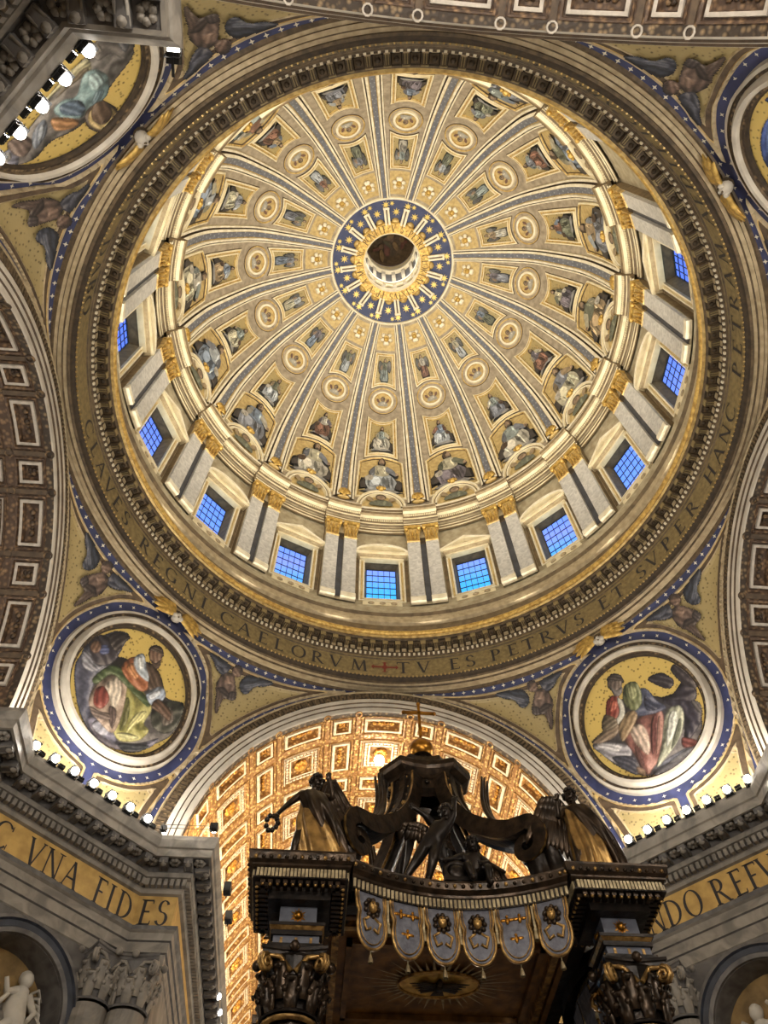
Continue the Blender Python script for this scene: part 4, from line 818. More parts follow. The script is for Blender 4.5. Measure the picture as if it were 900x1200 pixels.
for i in range(26):
    t=R_(3+84*i/25); x=15.54*math.sin(t); z=ARC_Z+15.54*math.cos(t); a=math.atan2(x,ARC_D)
    for aa in (a,PI/2-a): pstar(aa,z,.1)
for (x,y) in ((6.6,-1.2),(7.2,-.2),(6.9,.8),(7.3,-1.6),(6.4,-2.4)):
    for sg in (-1,1):
        z=float(np.interp(y+S0,_ss,_zz)); r=float(np.interp(z,_zz,_rr)); pstar(PI/4+sg*x/r,z,.12)
panels=build_panels()
def mirror_mesh(o,name,parent):
    """the same part mirrored about the pendentive's middle (swap x and y)"""
    M=Matrix(((0,1,0,0),(1,0,0,0),(0,0,1,0),(0,0,0,1))); return inst(o,name,parent,M)
QN=['right','right_rear','left_rear','left']
QL=['blue starry pendentive at lower right, round mosaic of a man in red with an eagle','blue starry pendentive at the upper right edge of the picture','blue starry pendentive at upper left, partly behind the dark pier cornice','blue starry pendentive at lower left, round mosaic of a man in green']
src={}
PEN=[]
for q in range(4):
    M=rotz(90*q)
    if q==0: pe=base.build('wall_pendentive_right')
    else: pe=link('wall_pendentive_'+QN[q], PEN[0].data)
    pe.matrix_world=M; tag(pe,QL[q],'wall',kind='structure'); PEN.append(pe)
    if q==0:
        src['st']=stars.build('silver_stars',pe); src['st']['kind']='stuff'
        for (lo,inn),mb in panels.items(): src[(lo,inn)]=mb.build('spandrel_mosaic' if inn else 'spandrel_frame',pe)
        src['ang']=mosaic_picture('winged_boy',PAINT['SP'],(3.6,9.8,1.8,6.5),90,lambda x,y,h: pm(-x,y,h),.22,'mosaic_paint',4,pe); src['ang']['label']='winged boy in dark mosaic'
        for key in list(src):
            if key=='st': continue
            mirror_mesh(src[key],src[key].name.split('.')[0],pe)
    else:
        o=inst(src['st'],'silver_stars',pe,Matrix()); o['kind']='stuff'
        for key in src:
            if key=='st': continue
            nm=src[key].name.split('.')[0]; o=inst(src[key],nm,pe,Matrix()); mirror_mesh(src[key],nm,pe)
# ---- roundels
fr_=MB()
disc_rows(fr_,[(5.72,.0),(5.7,.34),(5.52,.42),(5.46,.3),(5.3,.3),(5.26,.45),(5.1,.66),(4.88,.66),(4.8,.45),(4.76,.3),(4.6,.3),(4.55,.16),(4.45,.12)],['stucco_white','stucco_white','ring_brown','ornate_brown','stucco_white','stucco_white','stucco_white','stucco_white','ring_brown','ornate_brown','ring_dark','ring_dark'],pm,0,0,72)
fr_.f.pop(); fr_.m.pop(); fr_.c.pop(); fr_.sm.pop()
gd=MB()
for i in range(6): 
    r0,r1=4.5*i/6,4.5*(i+1)/6
    gd.grid([[pm(r*math.cos(2*PI*k/48),r*math.sin(2*PI*k/48),.06) for k in range(48)] for r in (max(r0,.01),r1)],'mosaic_gold',closed=True)
RLAB=['round gold-ground mosaic of a robed bearded man in red with dark eagle, lower right','round mosaic of a blue-robed figure cut off by the right edge of the picture','round mosaic of a pale-blue robed figure partly behind the dark pier cornice','round gold-ground mosaic of a robed bearded man in green and yellow, lower left']
def clipc(p):
    r=math.hypot(*p); return p if r<=4.44 else (p[0]*4.44/r,p[1]*4.44/r)
RS={}
for q,(key,fl,sh) in enumerate((('RR',1,0),('TR',-1,-.6),('TL',1,-1.1),('RL',-1,0))):
    e=empty('mosaic_roundel'); e.matrix_world=rotz(90*q); tag(e,RLAB[q],'mosaic')
    if q==0: RS['f']=fr_.build('round_frame',e); RS['g']=gd.build('gold_ground',e)
    else: inst(RS['f'],'round_frame',e,Matrix()); inst(RS['g'],'gold_ground',e,Matrix())
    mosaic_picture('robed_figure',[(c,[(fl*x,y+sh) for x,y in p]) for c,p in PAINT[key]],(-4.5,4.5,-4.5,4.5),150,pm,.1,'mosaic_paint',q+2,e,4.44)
# ---- winged heads above the roundels
def head_parts():
    H=MB(); c=Vector(pmz(PI/4,47.3,.5)); u=Vector((math.sin(PI/4),-math.cos(PI/4),0)); up=Vector((0,0,1)); n=Vector((-math.sin(PI/4),-math.cos(PI/4),0))
    H.ball(c,.4,'stucco_white',12,8); H.ball(c+n*.4-up*.02,.1,'stucco_white',6,4); 
    for s in (-1,1): H.ball(c+n*.34+u*s*.17+up*.1,.07,'ring_dark',6,4); H.ball(c+n*.2+u*s*.3-up*.15,.2,'stucco_white',6,5)
    H.ball(c-n*.1+up*.22,.47,'ring_brown',10,6); H.ball(c+n*.33-up*.24,.07,'ring_brown',6,4,(1.6,1,.6))
    out=[H]
    for s in (-1,1):
        Wm=MB()
        for k in range(6):
            a=R_(8+20*k) if False else R_(-28+17*k); L=2.0-.14*abs(k-2)
            P=[c+u*s*(.35+L*t*math.cos(a))+up*(.0+L*t*math.sin(a))+n*(.12+.14*math.sin(PI*t)-.05*k*0) for t in (0,.35,.7,1.)]
            Wm.tube(P,[.2,.34,.3,.08],6,'gilt_bright',flat=.5,up=n)
        out.append(Wm)
    return out
hp_=head_parts(); HS=[]
HLAB=['small white winged head with gold wings above the lower right roundel','small white winged head with gold wings beside the roundel at the upper right edge','small white winged head with gold wings between ring cornice and upper left roundel','small white winged head with gold wings above the lower left roundel']
for q in range(4):
    e=empty('winged_head'); e.matrix_world=rotz(90*q); tag(e,HLAB[q],'ornament')
    for i,mb in enumerate(hp_):
        if q==0: HS.append(mb.build('head' if i==0 else 'wing',e))
        else: inst(HS[i],HS[i].name.split('.')[0],e,Matrix())
# ================================================================== ARCHES AND VAULTS
def vp(th,y,r): return (r*math.sin(th),y,ARC_Z+r*math.cos(th))
AF=[(15.34,22.68),(15.32,22.42),(15.2,22.38),(15.16,22.46),(14.42,22.46),(14.36,22.3),(14.0,22.28),(13.97,22.4),(13.66,22.4),(13.63,22.52),(13.3,22.52),(13.2,22.58),(13.2,23.0)]
AM=['ring_cream','ring_cream','ring_cream','ornate_brown','stucco_white','stucco_white','umber','stucco_white','umber','stucco_white','stucco_white','ornate_brown']
arch=MB(); arch.grid([[vp(R_(-91+182*i/80),y,r) for r,y in AF] for i in range(81)],AM)
for i in range(150):
    t=R_(-89+178*(i+.5)/150); arch.box(vp(t,22.43,14.8),(.07,.06,.24),'ring_brown',Matrix.Rotation(t,3,'Y'))
ALAB=['pale moulded arch framing the brightly lit gilded vault behind the canopy','pale moulded arch of the dim vault at the right edge','moulded arch of the vault overhead, along the top edge','pale moulded arch of the dim vault at the left edge']
A0=None
for q in range(4):
    if A0 is None: A0=arch.build('trim_2'); o=A0
    else: o=link('trim_%d'%(q+2),A0.data)
    o.matrix_world=rotz(90*q); tag(o,ALAB[q],'arch',kind='structure')
WTH=[R_(t) for t in (0,28.2,-28.2,56.4,-56.4)]; NTH=[R_(t) for t in (14.1,-14.1,42.3,-42.3,70.5,-70.5)]
HW_={'w':R_(7.45),'n':R_(4.1)}; HY={'w':1.75,'n':.95}
def arcbox(mb,y0,y1,t0,t1,r0,r1,m,n=1):
    for i in range(n):
        a,b=t0+(t1-t0)*i/n,t0+(t1-t0)*(i+1)/n
        mb.face([vp(a,y0,r0),vp(b,y0,r0),vp(b,y1,r0),vp(a,y1,r0)],m); mb.face([vp(a,y0,r0),vp(b,y0,r0),vp(b,y0,r1),vp(a,y0,r1)],m); mb.face([vp(a,y1,r0),vp(b,y1,r0),vp(b,y1,r1),vp(a,y1,r1)],m)
        mb.face([vp(a,y0,r0),vp(a,y1,r0),vp(a,y1,r1),vp(a,y0,r1)],m); mb.face([vp(b,y0,r0),vp(b,y1,r0),vp(b,y1,r1),vp(b,y0,r1)],m)
def coffer_mesh(ct,cy,mats):
    gl_,wh,or_,ro=mats; hw,hy=HW_[ct],HY[cy]; m=MB()
    def loop(d,r):
        hx=hw-d/13.2; h2=hy-d; n=4; L=[]
        for i in range(n): L.append(vp(-hx+2*hx*i/n,-h2,r))
        L.append(vp(hx,-h2,r))
        for i in range(n): L.append(vp(hx-2*hx*i/n,h2,r))
        L.append(vp(-hx,h2,r)); return L
    big = ct=='w' and cy=='w'
    st=[(0,13.62),(0,13.12),(.1,13.16),(.14,13.3),(.24,13.3)]; mt=[gl_,gl_,gl_,or_]
    if big: st+=[(.3,13.2),(.36,13.32),(.66,13.34),(.72,13.26),(.84,13.26),(.9,13.5)]; mt+=[wh,gl_,or_,gl_,wh,gl_]
    else: st+=[(.26,13.14),(.44,13.14),(.47,13.24),(.53,13.5)]; mt+=[wh,wh,gl_,gl_]
    rows=[loop(d,r) for d,r in st]
    for i in range(len(rows)-1): m.grid([rows[i],rows[i+1]],mt[i],closed=True)
    d=st[-1][0]; hx,h2=hw-d/13.2,hy-d; m.grid([[vp(-hx+2*hx*i/3,y,13.5) for i in range(4)] for y in (-h2,h2)],or_)
    if big:
        n=9
        for sx in (-1,1):
            for i in range(n): 
                u=-1+2*(i+.5)/n; m.box(vp(sx*(hw-.51/13.2),u*(hy-.4),13.28),(.08,.1,.06),wh); m.box(vp(u*(hw-.4/13.2),sx*(hy-.51),13.28),(.1,.08,.06),wh)
    r=MB()
    if big:
        for k in range(8):
            a=2*PI*k/8; c=Vector(vp(0,0,13.34)); r.ball(c+Vector((.36*math.cos(a),.36*math.sin(a),0)),.23,ro,7,4,(1,1,.6))
        r.ball(vp(0,0,13.22),.2,ro,8,5)
    elif ct==cy:
        for k in range(4):
            a=PI/4+PI*k/2; r.ball(Vector(vp(0,0,13.42))+Vector((.17*math.cos(a),.17*math.sin(a),0)),.16,ro,6,4,(1,1,.6))
        r.ball(vp(0,0,13.36),.1,ro,6,4)
    else:
        for k in (-2,-1,0,1,2):
            L=.34*k; c=Vector(vp(L/13.4 if ct=='w' else 0,0 if ct=='w' else L,13.42)); r.ball(c,.2 if k%2==0 else .14,ro,6,4,(1,1,.6))
    return m,r
SETS={'gilt':('coffer_gilt','coffer_white','coffer_gilt','rosette_gilt'),'dim':('coffer_brown','coffer_grey','coffer_brown','ornate_dim')}  # dim set: darker copies, so the low light is partly in the colour
CM={}
def vault(name,q,ylen,nrow,setname,label,ground):
    Mq=rotz(90*q); gl_,wh,or_,ro=SETS[setname]
    sh=MB(); sh.grid([[vp(R_(-91+182*i/64),y,13.6) for y in (23.0,ylen)] for i in range(65)],or_)
    for sx in (-1,1): sh.face([vp(sx*R_(91),23.,13.2),vp(sx*R_(91),ylen,13.2),(sx*13.2,ylen,30.5),(sx*13.2,23.,30.5)],or_)
    v=sh.build(name); v.matrix_world=Mq; tag(v,label,'vault',kind='structure')
    yN=[23.98+6.6*i for i in range((nrow+1)//2)]; yW=[27.28+6.6*i for i in range(nrow//2)]
    yl=min(ylen,22.9+3.3*nrow+.3)
    edges=[23.0]+sorted([y-.95 for y in yN]+[y+.95 for y in yN]+[y-1.75 for y in yW]+[y+1.75 for y in yW])
    for i in range(0,len(edges)-1,2):
        y0,y1=edges[i],edges[i+1]
        if y1-y0>.03:
            m=MB(); arcbox(m,y0,y1,R_(-90),R_(90),13.2,13.6,or_,40); m.build('rib',v)
    ths=sorted([(t,HW_['w']) for t in WTH]+[(t,HW_['n']) for t in NTH])
    for i in range(len(ths)+1):
        t0=R_(-90) if i==0 else ths[i-1][0]+ths[i-1][1]; t1=R_(90) if i==len(ths) else ths[i][0]-ths[i][1]
        m=MB(); arcbox(m,23.0,yl,t0,t1,13.22,13.6,or_,1 if t1-t0<.1 else 3)
        if t1-t0<.1:
            tm=(t0+t1)/2
            arcbox(m,23.,yl,tm-.012,tm+.012,13.14,13.2,gl_ if setname=='gilt' else 'umber')
        m.build('long_rib',v)
    rg_=MB()
    for y in [a+(.95+.3) for a in yN]+[a-(.95+.3) for a in yN]:
        for i in range(1,len(ths)):
            t=(ths[i-1][0]+ths[i-1][1]+ths[i][0]-ths[i][1])/2; n=10
            rows=[[ (vp(t,y,13.2)[0]+r*math.cos(2*PI*k/n)*math.cos(t), y+r*math.sin(2*PI*k/n), vp(t,y,rr)[2]-r*math.cos(2*PI*k/n)*math.sin(t)) for k in range(n)] for r,rr in ((.3,13.2),(.28,13.1),(.2,13.1),(.18,13.2))]
            for a_,b_ in zip(rows,rows[1:]): rg_.grid([a_,b_],'coffer_gilt' if setname=='gilt' else ('coffer_grey' if q==2 else 'ornate_dim'),closed=True)
    rg_.build('small_rings',v)['kind']='stuff'
    for cy,ys in (('n',yN),('w',yW)):
        for ct,ts in (('w',WTH),('n',NTH)):
            for y in ys:
                for t in ts:
                    M=Matrix.Translation((0,y,ARC_Z))@Matrix.Rotation(t,4,'Y')@Matrix.Translation((0,0,-ARC_Z))
                    key=(setname,ct,cy)
                    if key not in CM:
                        a_,b_=coffer_mesh(ct,cy,SETS[setname]); o=a_.build('coffer',v); o.matrix_local=M; r=b_.build('rosette',o); CM[key]=(o,r)
                    else: o=inst(CM[key][0],'coffer',v,M); inst(CM[key][1],'rosette',o,Matrix())
    return v
vault('ceiling_vault',0,78.,16,'gilt','brightly lit gilded coffered barrel vault seen behind the bronze canopy','coffer_gilt')
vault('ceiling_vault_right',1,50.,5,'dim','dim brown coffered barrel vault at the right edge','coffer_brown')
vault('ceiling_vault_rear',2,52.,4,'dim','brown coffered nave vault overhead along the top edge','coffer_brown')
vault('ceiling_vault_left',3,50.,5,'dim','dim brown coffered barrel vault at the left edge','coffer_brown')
# ================================================================== PIERS
PA=[(12.3,76.),(12.3,22.1),(14.5,22.1),(22.1,14.5),(22.1,12.3),(50.,12.3)]
def offs(path,o):
    out=[]
    for i,p in enumerate(path):
        ns=[]
        for a,b in ((i-1,i),(i,i+1)):
            if 0<=a and b<len(path):
                d=np.array(path[b],float)-np.array(path[a],float); d/=np.hypot(*d); ns.append(np.array([d[1],-d[0]]))
        n=ns[0] if len(ns)==1 else (ns[0]+ns[1])/(1+ns[0]@ns[1]); out.append(tuple(np.array(p)+n*o))
    return out
def sweep(mb,path,prof,mats):
    cols=[offs(path,o) for o,z in prof]
    rows=[[(cols[j][i][0],cols[j][i][1],prof[j][1]) for j in range(len(prof))] for i in range(len(path))]
    mb.grid(rows,mats)
def along(path,o,z,step,i0,i1,lim=30.):
    """points with direction angle every step along segments i0..i1 of an offset path"""
    P=offs(path,o); out=[]
    for i in range(i0,i1):
        a,b=np.array(P[i]),np.array(P[i+1]); 
        if i==0: a=b+(a-b)/np.hypot(*(a-b))*lim
        if i==len(path)-2: b=a+(b-a)/np.hypot(*(b-a))*lim
        L=np.hypot(*(b-a)); n=max(1,int(round(L/step))); d=(b-a)/L
        for k in range(n): p=a+d*L*(k+.5)/n; out.append((p[0],p[1],z,math.atan2(d[1],d[0])))
    return out
DC=Vector((18.3,18.3,0)); DE=Vector((1,-1,0))/math.sqrt(2); DN=Vector((-1,-1,0))/math.sqrt(2)     # diagonal face: middle, direction, towards the nave
def dg(w,o,z): p=DC+DE*w+DN*o; return (p.x,p.y,z)
def corinthian(r,h,m1,m2,n=8,rb=None):
    """bell, leaves, volutes and abacus of a capital standing on z=0 round the z axis"""
    P={}
    m=MB(); m.turn((0,0,0),[(r*1.08,0),(r*1.12,h*.03),(r*1.04,h*.06),(r*.92,h*.07),(r*.95,h*.5),(r*1.15,h*.85),(r*1.2,h*.88)],24,m1); P['bell']=m
    m=MB()
    for row,(z0,L,ro) in enumerate(((h*.05,h*.42,0),(h*.2,h*.5,.5))):
        for i in range(n):
            a=2*PI*(i+ro)/n; c,s=math.cos(a),math.sin(a); f=lambda q,z:(q*c,q*s,z)
            m.tube([f(r*1.0,z0),f(r*1.08,z0+L*.4),f(r*1.14,z0+L*.75),f(r*1.32,z0+L),f(r*1.42,z0+L*.9),f(r*1.36,z0+L*.78)],[r*.22,r*.3,r*.27,r*.24,r*.16,r*.08],7,m2,flat=.4,up=(c,s,.2))
            for t in (-.2,.2):
                cc,ss=math.cos(a+t),math.sin(a+t); m.ball((r*1.2*cc,r*1.2*ss,z0+L*.62),r*.12,m2,6,4)
    P['leaves']=m
    m=MB()
    for k in range(4):
        a=PI/4+PI/2*k; c,s=math.cos(a),math.sin(a)
        for t in (-1,1):
            b=a+t*PI/4*.92; st=Vector((r*1.05*math.cos(b),r*1.05*math.sin(b),h*.6)); ce=Vector((r*1.42*c,r*1.42*s,h*.74)); rad=Vector((c,s,0))
            pts=[st,st.lerp(ce,.45)+Vector((0,0,h*.17))]
            for q in range(13):
                g=PI*.5-q*PI*.28; R_s=r*.34*(1-q/15); pts.append(ce+rad*(R_s*math.cos(g))+Vector((0,0,R_s*math.sin(g)))+Vector((-s,c,0))*t*-r*.06)
            m.tube(pts,lambda u:r*.1*(1-.45*u),6,m2)
    P['volutes']=m
    m=MB(); L=[]
    for k in range(4):
        a=PI/4+PI/2*k; b=a+PI/2
        for t in (0,.12,.3,.5,.7,.88): 
            p=Vector((math.cos(a),math.sin(a)))*r*1.75; q=Vector((math.cos(b),math.sin(b)))*r*1.75; w=p.lerp(q,t); w*=1-.16*math.sin(PI*t); L.append((w.x,w.y))
    m.grid([[(x*f,y*f,z) for x,y in L] for f,z in ((.5,h*.88),(.93,h*.88),(.95,h*.93),(1.,h*.95),(1.,h),(.4,h))],m1,closed=True)
    for k in range(4): m.ball((r*1.4*math.cos(PI/2*k),r*1.4*math.sin(PI/2*k),h*.93),r*.2,m2,8,5)
    P['abacus']=m
    return P
wall=MB()
# outline of the niche in the diagonal face
NR,NS=3.0,20.7
for seg in (0,1,3,4):
    a,b=PA[seg],PA[seg+1]; wall.face([(*a,0),(*b,0),(*b,24.75),(*a,24.75)],'travertine')
for sg in (-1,1):
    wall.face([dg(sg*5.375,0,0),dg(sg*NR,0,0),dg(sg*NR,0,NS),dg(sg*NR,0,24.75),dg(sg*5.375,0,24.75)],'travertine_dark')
wall.face([dg(-NR,0,0),dg(NR,0,0),dg(NR,0,12),dg(-NR,0,12)],'travertine')
arcp=[(NR*math.cos(PI*i/20),NS+NR*math.sin(PI*i/20)) for i in range(21)]
for i in range(20):
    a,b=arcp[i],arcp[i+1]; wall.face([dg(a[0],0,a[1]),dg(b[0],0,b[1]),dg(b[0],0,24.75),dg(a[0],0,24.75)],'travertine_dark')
sweep(wall,PA,[(1.94,31.2),(-.62,31.25),(-.62,32.2)],['travertine','travertine'])
PL=['massive grey pier at lower right with lamps above a gold inscription','grey pier at upper right, out of sight beyond the picture edge','dark pier at upper left, its deep coffered cornice seen from below','massive grey pier at lower left with lamps above a gold inscription']
PIER=[]
for q in range(4):
    o=wall.build('wall_pier_right') if q==0 else link('wall_pier_'+QN[q],PIER[0].data)
    o.matrix_world=rotz(90*q); tag(o,PL[q],'pier',kind='structure'); PIER.append(o)
def onpiers(mb,name,kind=None,M=None):
    for q in range(4):
        if q==0: s=mb.build(name,PIER[0]); o=s
        else: o=inst(s,name,PIER[q],Matrix())
        if M is not None: o.matrix_local=M
        if kind: o['kind']=kind
    return s
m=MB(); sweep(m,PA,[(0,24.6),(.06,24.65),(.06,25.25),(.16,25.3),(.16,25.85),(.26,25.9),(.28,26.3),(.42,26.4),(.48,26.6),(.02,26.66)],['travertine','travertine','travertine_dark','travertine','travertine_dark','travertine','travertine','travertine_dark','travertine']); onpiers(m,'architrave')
m=MB(); sweep(m,PA,[(.0,26.6),(.0,28.65)],['frieze_gold']); sweep(m,PA,[(.0,26.62),(.08,26.64),(.08,26.74),(.0,26.78)],'travertine'); onpiers(m,'gold_frieze')
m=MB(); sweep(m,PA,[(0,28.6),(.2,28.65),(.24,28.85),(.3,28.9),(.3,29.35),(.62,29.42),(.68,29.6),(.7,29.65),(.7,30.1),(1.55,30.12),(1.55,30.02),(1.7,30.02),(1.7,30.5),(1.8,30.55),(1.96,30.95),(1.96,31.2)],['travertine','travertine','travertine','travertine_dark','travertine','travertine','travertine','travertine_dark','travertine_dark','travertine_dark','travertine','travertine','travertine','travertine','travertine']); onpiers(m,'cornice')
m=MB()
for x,y,z,a in along(PA,.45,29.12,.36,0,5): m.box((x,y,z),(.11,.16,.2),'travertine',Matrix.Rotation(a,3,'Z'))
onpiers(m,'dentils','stuff')
m=MB(); m.box((0,-.05,0),(.24,.42,.2),'travertine_dark'); m.tube([(-.2,-.4,-.1),(-.2,.3,-.22)],.06,6,'travertine'); m.tube([(.2,-.4,-.1),(.2,.3,-.22)],.06,6,'travertine'); m.ball((0,-.3,-.12),.2,'travertine',8,5)
ml=None; rs=None
r_=MB()
for k in range(6): r_.ball((.16*math.cos(k*PI/3),.16*math.sin(k*PI/3),0),.12,'travertine',6,4,(1,1,.7))
r_.box((0,0,.1),(.3,.28,.03),'travertine_dark')
for q in range(4):
    pts=along(PA,1.12,29.9,1.2,0,5,26.)
    for x,y,z,a in pts:
        M=Matrix.Translation((x,y,z))@Matrix.Rotation(a,4,'Z')
        if ml is None: ml=m.build('modillion',PIER[0]); ml.matrix_local=M
        else: inst(ml,'modillion',PIER[q],M)
        M=Matrix.Translation((x,y,30.02))@Matrix.Rotation(a,4,'Z')@Matrix.Translation((.6,0,0))@Matrix.Scale(1.35,4)
        if rs is None: rs=r_.build('rosette',PIER[0]); rs.matrix_local=M
        else: inst(rs,'rosette',PIER[q],M)
# niche: half-round recess with an arched moulding and a relief
m=MB(); dep=1.6
rows=[]
for o in (0,-dep): rows.append([dg(NR,o,12)]+[dg(x,o,z) for x,z in arcp]+[dg(-NR,o,12)])
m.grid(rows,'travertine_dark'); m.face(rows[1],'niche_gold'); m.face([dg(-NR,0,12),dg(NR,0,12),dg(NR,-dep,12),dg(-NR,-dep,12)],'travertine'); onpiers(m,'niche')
m=MB(); st=[(NR+.02,0),(NR,.22),(NR+.2,.28),(NR+.28,.16),(NR+.55,.2),(NR+.62,.34),(NR+.8,.3),(NR+.82,0)]
rows=[[dg(r,o,12)]+[dg(r*math.cos(PI*i/24),o,NS+r*math.sin(PI*i/24)) for i in range(25)]+[dg(-r,o,12)] for r,o in st]
for i in range(len(rows)-1): m.grid([rows[i],rows[i+1]],'slate_marble' if i in (2,3,4) else 'travertine_dark')
onpiers(m,'niche_moulding')
m=MB(); rr=random.Random(5)
def dgv(w,o,z): return Vector(dg(w,o,z))
for cx,cz,fl in ((-.9,20.3,1),(1.1,20.9,-1)):
    m.ball(dgv(cx,-.75,cz+1.5),.33,'stucco_white',10,8,(1,1,1.2)); m.ball(dgv(cx,-.9,cz+1.65),.36,'stucco_white',8,6)
    m.tube([dgv(cx,-.9,cz+1.1),dgv(cx+.1*fl,-.8,cz+.3),dgv(cx-.2*fl,-.8,cz-.6),dgv(cx+.5*fl,-.8,cz-1.6)],[.38,.55,.6,.35],10,'stucco_white')
    m.tube([dgv(cx+.35*fl,-.7,cz+.9),dgv(cx+.9*fl,-.5,cz+.6),dgv(cx+1.2*fl,-.4,cz+1.1)],[.2,.16,.1],8,'stucco_white'); m.tube([dgv(cx-.35*fl,-.7,cz+.9),dgv(cx-.8*fl,-.5,cz+.2),dgv(cx-.5*fl,-.3,cz-.3)],[.2,.16,.1],8,'stucco_white')
    m.tube([dgv(cx-.2,-.6,cz-.5),dgv(cx+.6*fl,-.45,cz-1.0),dgv(cx+.9*fl,-.5,cz-1.9)],[.3,.28,.16],8,'stucco_white')
    for k in range(5): m.tube([dgv(cx-.2*fl,-1.1,cz+.9),dgv(cx-(.9+.15*k)*fl,-1.1,cz+1.5-.32*k),dgv(cx-(1.3+.1*k)*fl,-1.1,cz+1.1-.45*k)],[.12,.2,.06],6,'stucco_white',flat=.4)
for k in range(12): m.ball(dgv(rr.uniform(-2.3,2.3),-1.3,rr.uniform(18,21.5)),rr.uniform(.3,.7),'travertine',8,6,(1,1,.7))
onpiers(m,'niche_relief')
# pilaster capitals
CP=corinthian(.98,2.55,'travertine_dark','travertine')
spots=[(13.45,22.0,0.),(dg(-4.35,-.05,0)[0],dg(-4.35,-.05,0)[1],PI/4),(dg(4.35,-.05,0)[0],dg(4.35,-.05,0)[1],PI/4),(22.0,13.45,0.)]
cap0=None; m=MB(); m.turn((0,0,0),[(.98,-17.5),(.98,-2.6+2.5)],20,'travertine'); 
for q in range(4):
    for x,y,a in spots:
        M=Matrix.Translation((x,y,22.1))@Matrix.Rotation(a,4,'Z')
        if cap0 is None:
            cap0=m.build('pilaster',PIER[0]); cap0.matrix_local=M; cs_=[mb.build(nm,cap0) for nm,mb in (('capital_'+k,v) for k,v in CP.items())]
        else:
            o=inst(cap0,'pilaster',PIER[q],M)
            for c in cs_: inst(c,c.name.split('.')[0],o,Matrix())
# letters of the frieze
def plet(q,words):
    for wd,pos in words:
        m=MB()
        for ch,w in zip(wd,pos):
            if isinstance(w,tuple):
                def fn(x,y,w=w): return (w[0]+x*1.15*w[2][0],w[1]+x*1.15*w[2][1],26.88+y*1.5)
            else:
                def fn(x,y,w=w): p=DC+DE*(w+x*1.15)+DN*.02; return (p.x,p.y,26.88+y*1.5)
            glyph(m,ch,fn,'letter_dark')
        o=m.build('inscription_word',PIER[q]); o['label']='dark Roman capitals reading '+wd
# lower left pier is the canonical one turned by -90: its right-hand front face is the canonical x face
f=lambda d:(22.08,14.5-d,(0,-1))
plet(3,[('C',[-3.55]),('VNA',[-1.5,-.32,.92]),('FIDES',[2.85,3.62,4.62,f(.62),f(1.55)])])
plet(0,[('MV',[-6.9,-5.6] and [(14.48-1.9,22.08,(1,0)),(14.48-.65,22.08,(1,0))]),('NDO',[-4.05,-2.87,-1.62]),('REFVLGET',[.08,1.2,2.12,3.02,3.95,4.95,f(.6),f(1.5)])])
# ================================================================== FLOOR AND CLOSING WALLS
m=MB(); m.face([(-60,-60,0),(60,-60,0),(60,82,0),(-60,82,0)],'floor_marble'); tag(m.build('floor'),'pale veined marble floor of the church','floor',kind='structure')
for nm,pts,lb in (('wall_front',[(-14,76,0),(14,76,0),(14,76,46),(-14,76,46)],'far end wall of the lit arm behind the canopy'),('wall_left',[(-49.8,-14,0),(-49.8,14,0),(-49.8,14,46),(-49.8,-14,46)],'end wall of the left arm'),('wall_right',[(49.8,-14,0),(49.8,14,0),(49.8,14,46),(49.8,-14,46)],'end wall of the right arm'),('wall_rear',[(-14,-51.8,0),(14,-51.8,0),(14,-51.8,46),(-14,-51.8,46)],'end wall of the arm behind the viewer')):
    m=MB(); m.face(pts,'travertine'); tag(m.build(nm),lb,'wall',kind='structure')
# ================================================================== LAMPS
def lamp_parts():
    m=MB(); m.box((0,.12,0),(.24,.2,.2),'housing'); m.box((0,.0,.24),(.26,.3,.02),'housing'); h=m
    l=MB(); l.ball((0,-.14,.05),.23,'lamp_lens',14,9)
    b=MB(); b.box((0,.35,-.2),(.05,.4,.04),'housing'); b.tube([(-.3,0,-.02),(-.3,.1,-.25),(.3,.1,-.25),(.3,0,-.02)],.03,6,'housing')
    g=MB()
    for i in range(4): g.box((.42+.11*i,.1,0),(.02,.1,.1),'housing')
    g.box((.58,.1,.1),(.19,.1,.015),'housing'); g.box((.58,.1,-.1),(.19,.1,.015),'housing')
    return h,l,b,g
LP=None
ORD=['first','second','third','fourth','fifth','sixth','seventh']
def lamp(loc,ang,label,group,power,grille=True,scale=1.):
    global LP
    e=empty('spotlight',loc,(0,0,ang)); e.scale=(scale,)*3; tag(e,label,'lamp',group)
    if LP is None: LP=[mb.build(nm,e) for mb,nm in zip(lamp_parts(),('housing','lens','bracket','baffle'))]
    else:
        for o in LP:
            if o.name.startswith('baffle') and not grille: continue
            inst(o,o.name.split('.')[0],e,Matrix())
    if power:
        p=Matrix.Rotation(ang,3,'Z')@Vector((0,.25,.8)); point('spotlight_beam',Vector(loc)+p,power,WHITE,.12)
    return e
RN=['lower right pier cornice','upper right pier cornice beyond the picture edge','dark upper left pier cornice','lower left pier cornice']
WS=[[-3.24+1.33*i for i in range(7)],[-3.9+1.3*i for i in range(7)],[-4.45+1.27*i for i in range(7)],[-4.86+1.33*i for i in range(7)]]
for q in (0,2,3,1):
    for i,w in enumerate(WS[q]):
        p=DC+DE*w+DN*2.12; P=rotz(90*q)@Vector((p.x,p.y,31.3)); ang=math.atan2(*(rotz(90*q).to_3x3()@DE).yx)+PI
        ang=math.atan2((rotz(90*q).to_3x3()@(-DE)).y,(rotz(90*q).to_3x3()@(-DE)).x)+PI
        if q==1: lb='white spotlight out of sight on the upper right pier cornice, %s from the left'%ORD[i]
        else:
            n_=ORD[i] if q in (0,3) else ORD[i]
            lb='white spotlight, %s from the %s in the row on the %s'%(n_,'left' if q!=2 else 'right',RN[q])
        lamp(P,ang,lb,'spotlights on the '+RN[q],P_PIER)
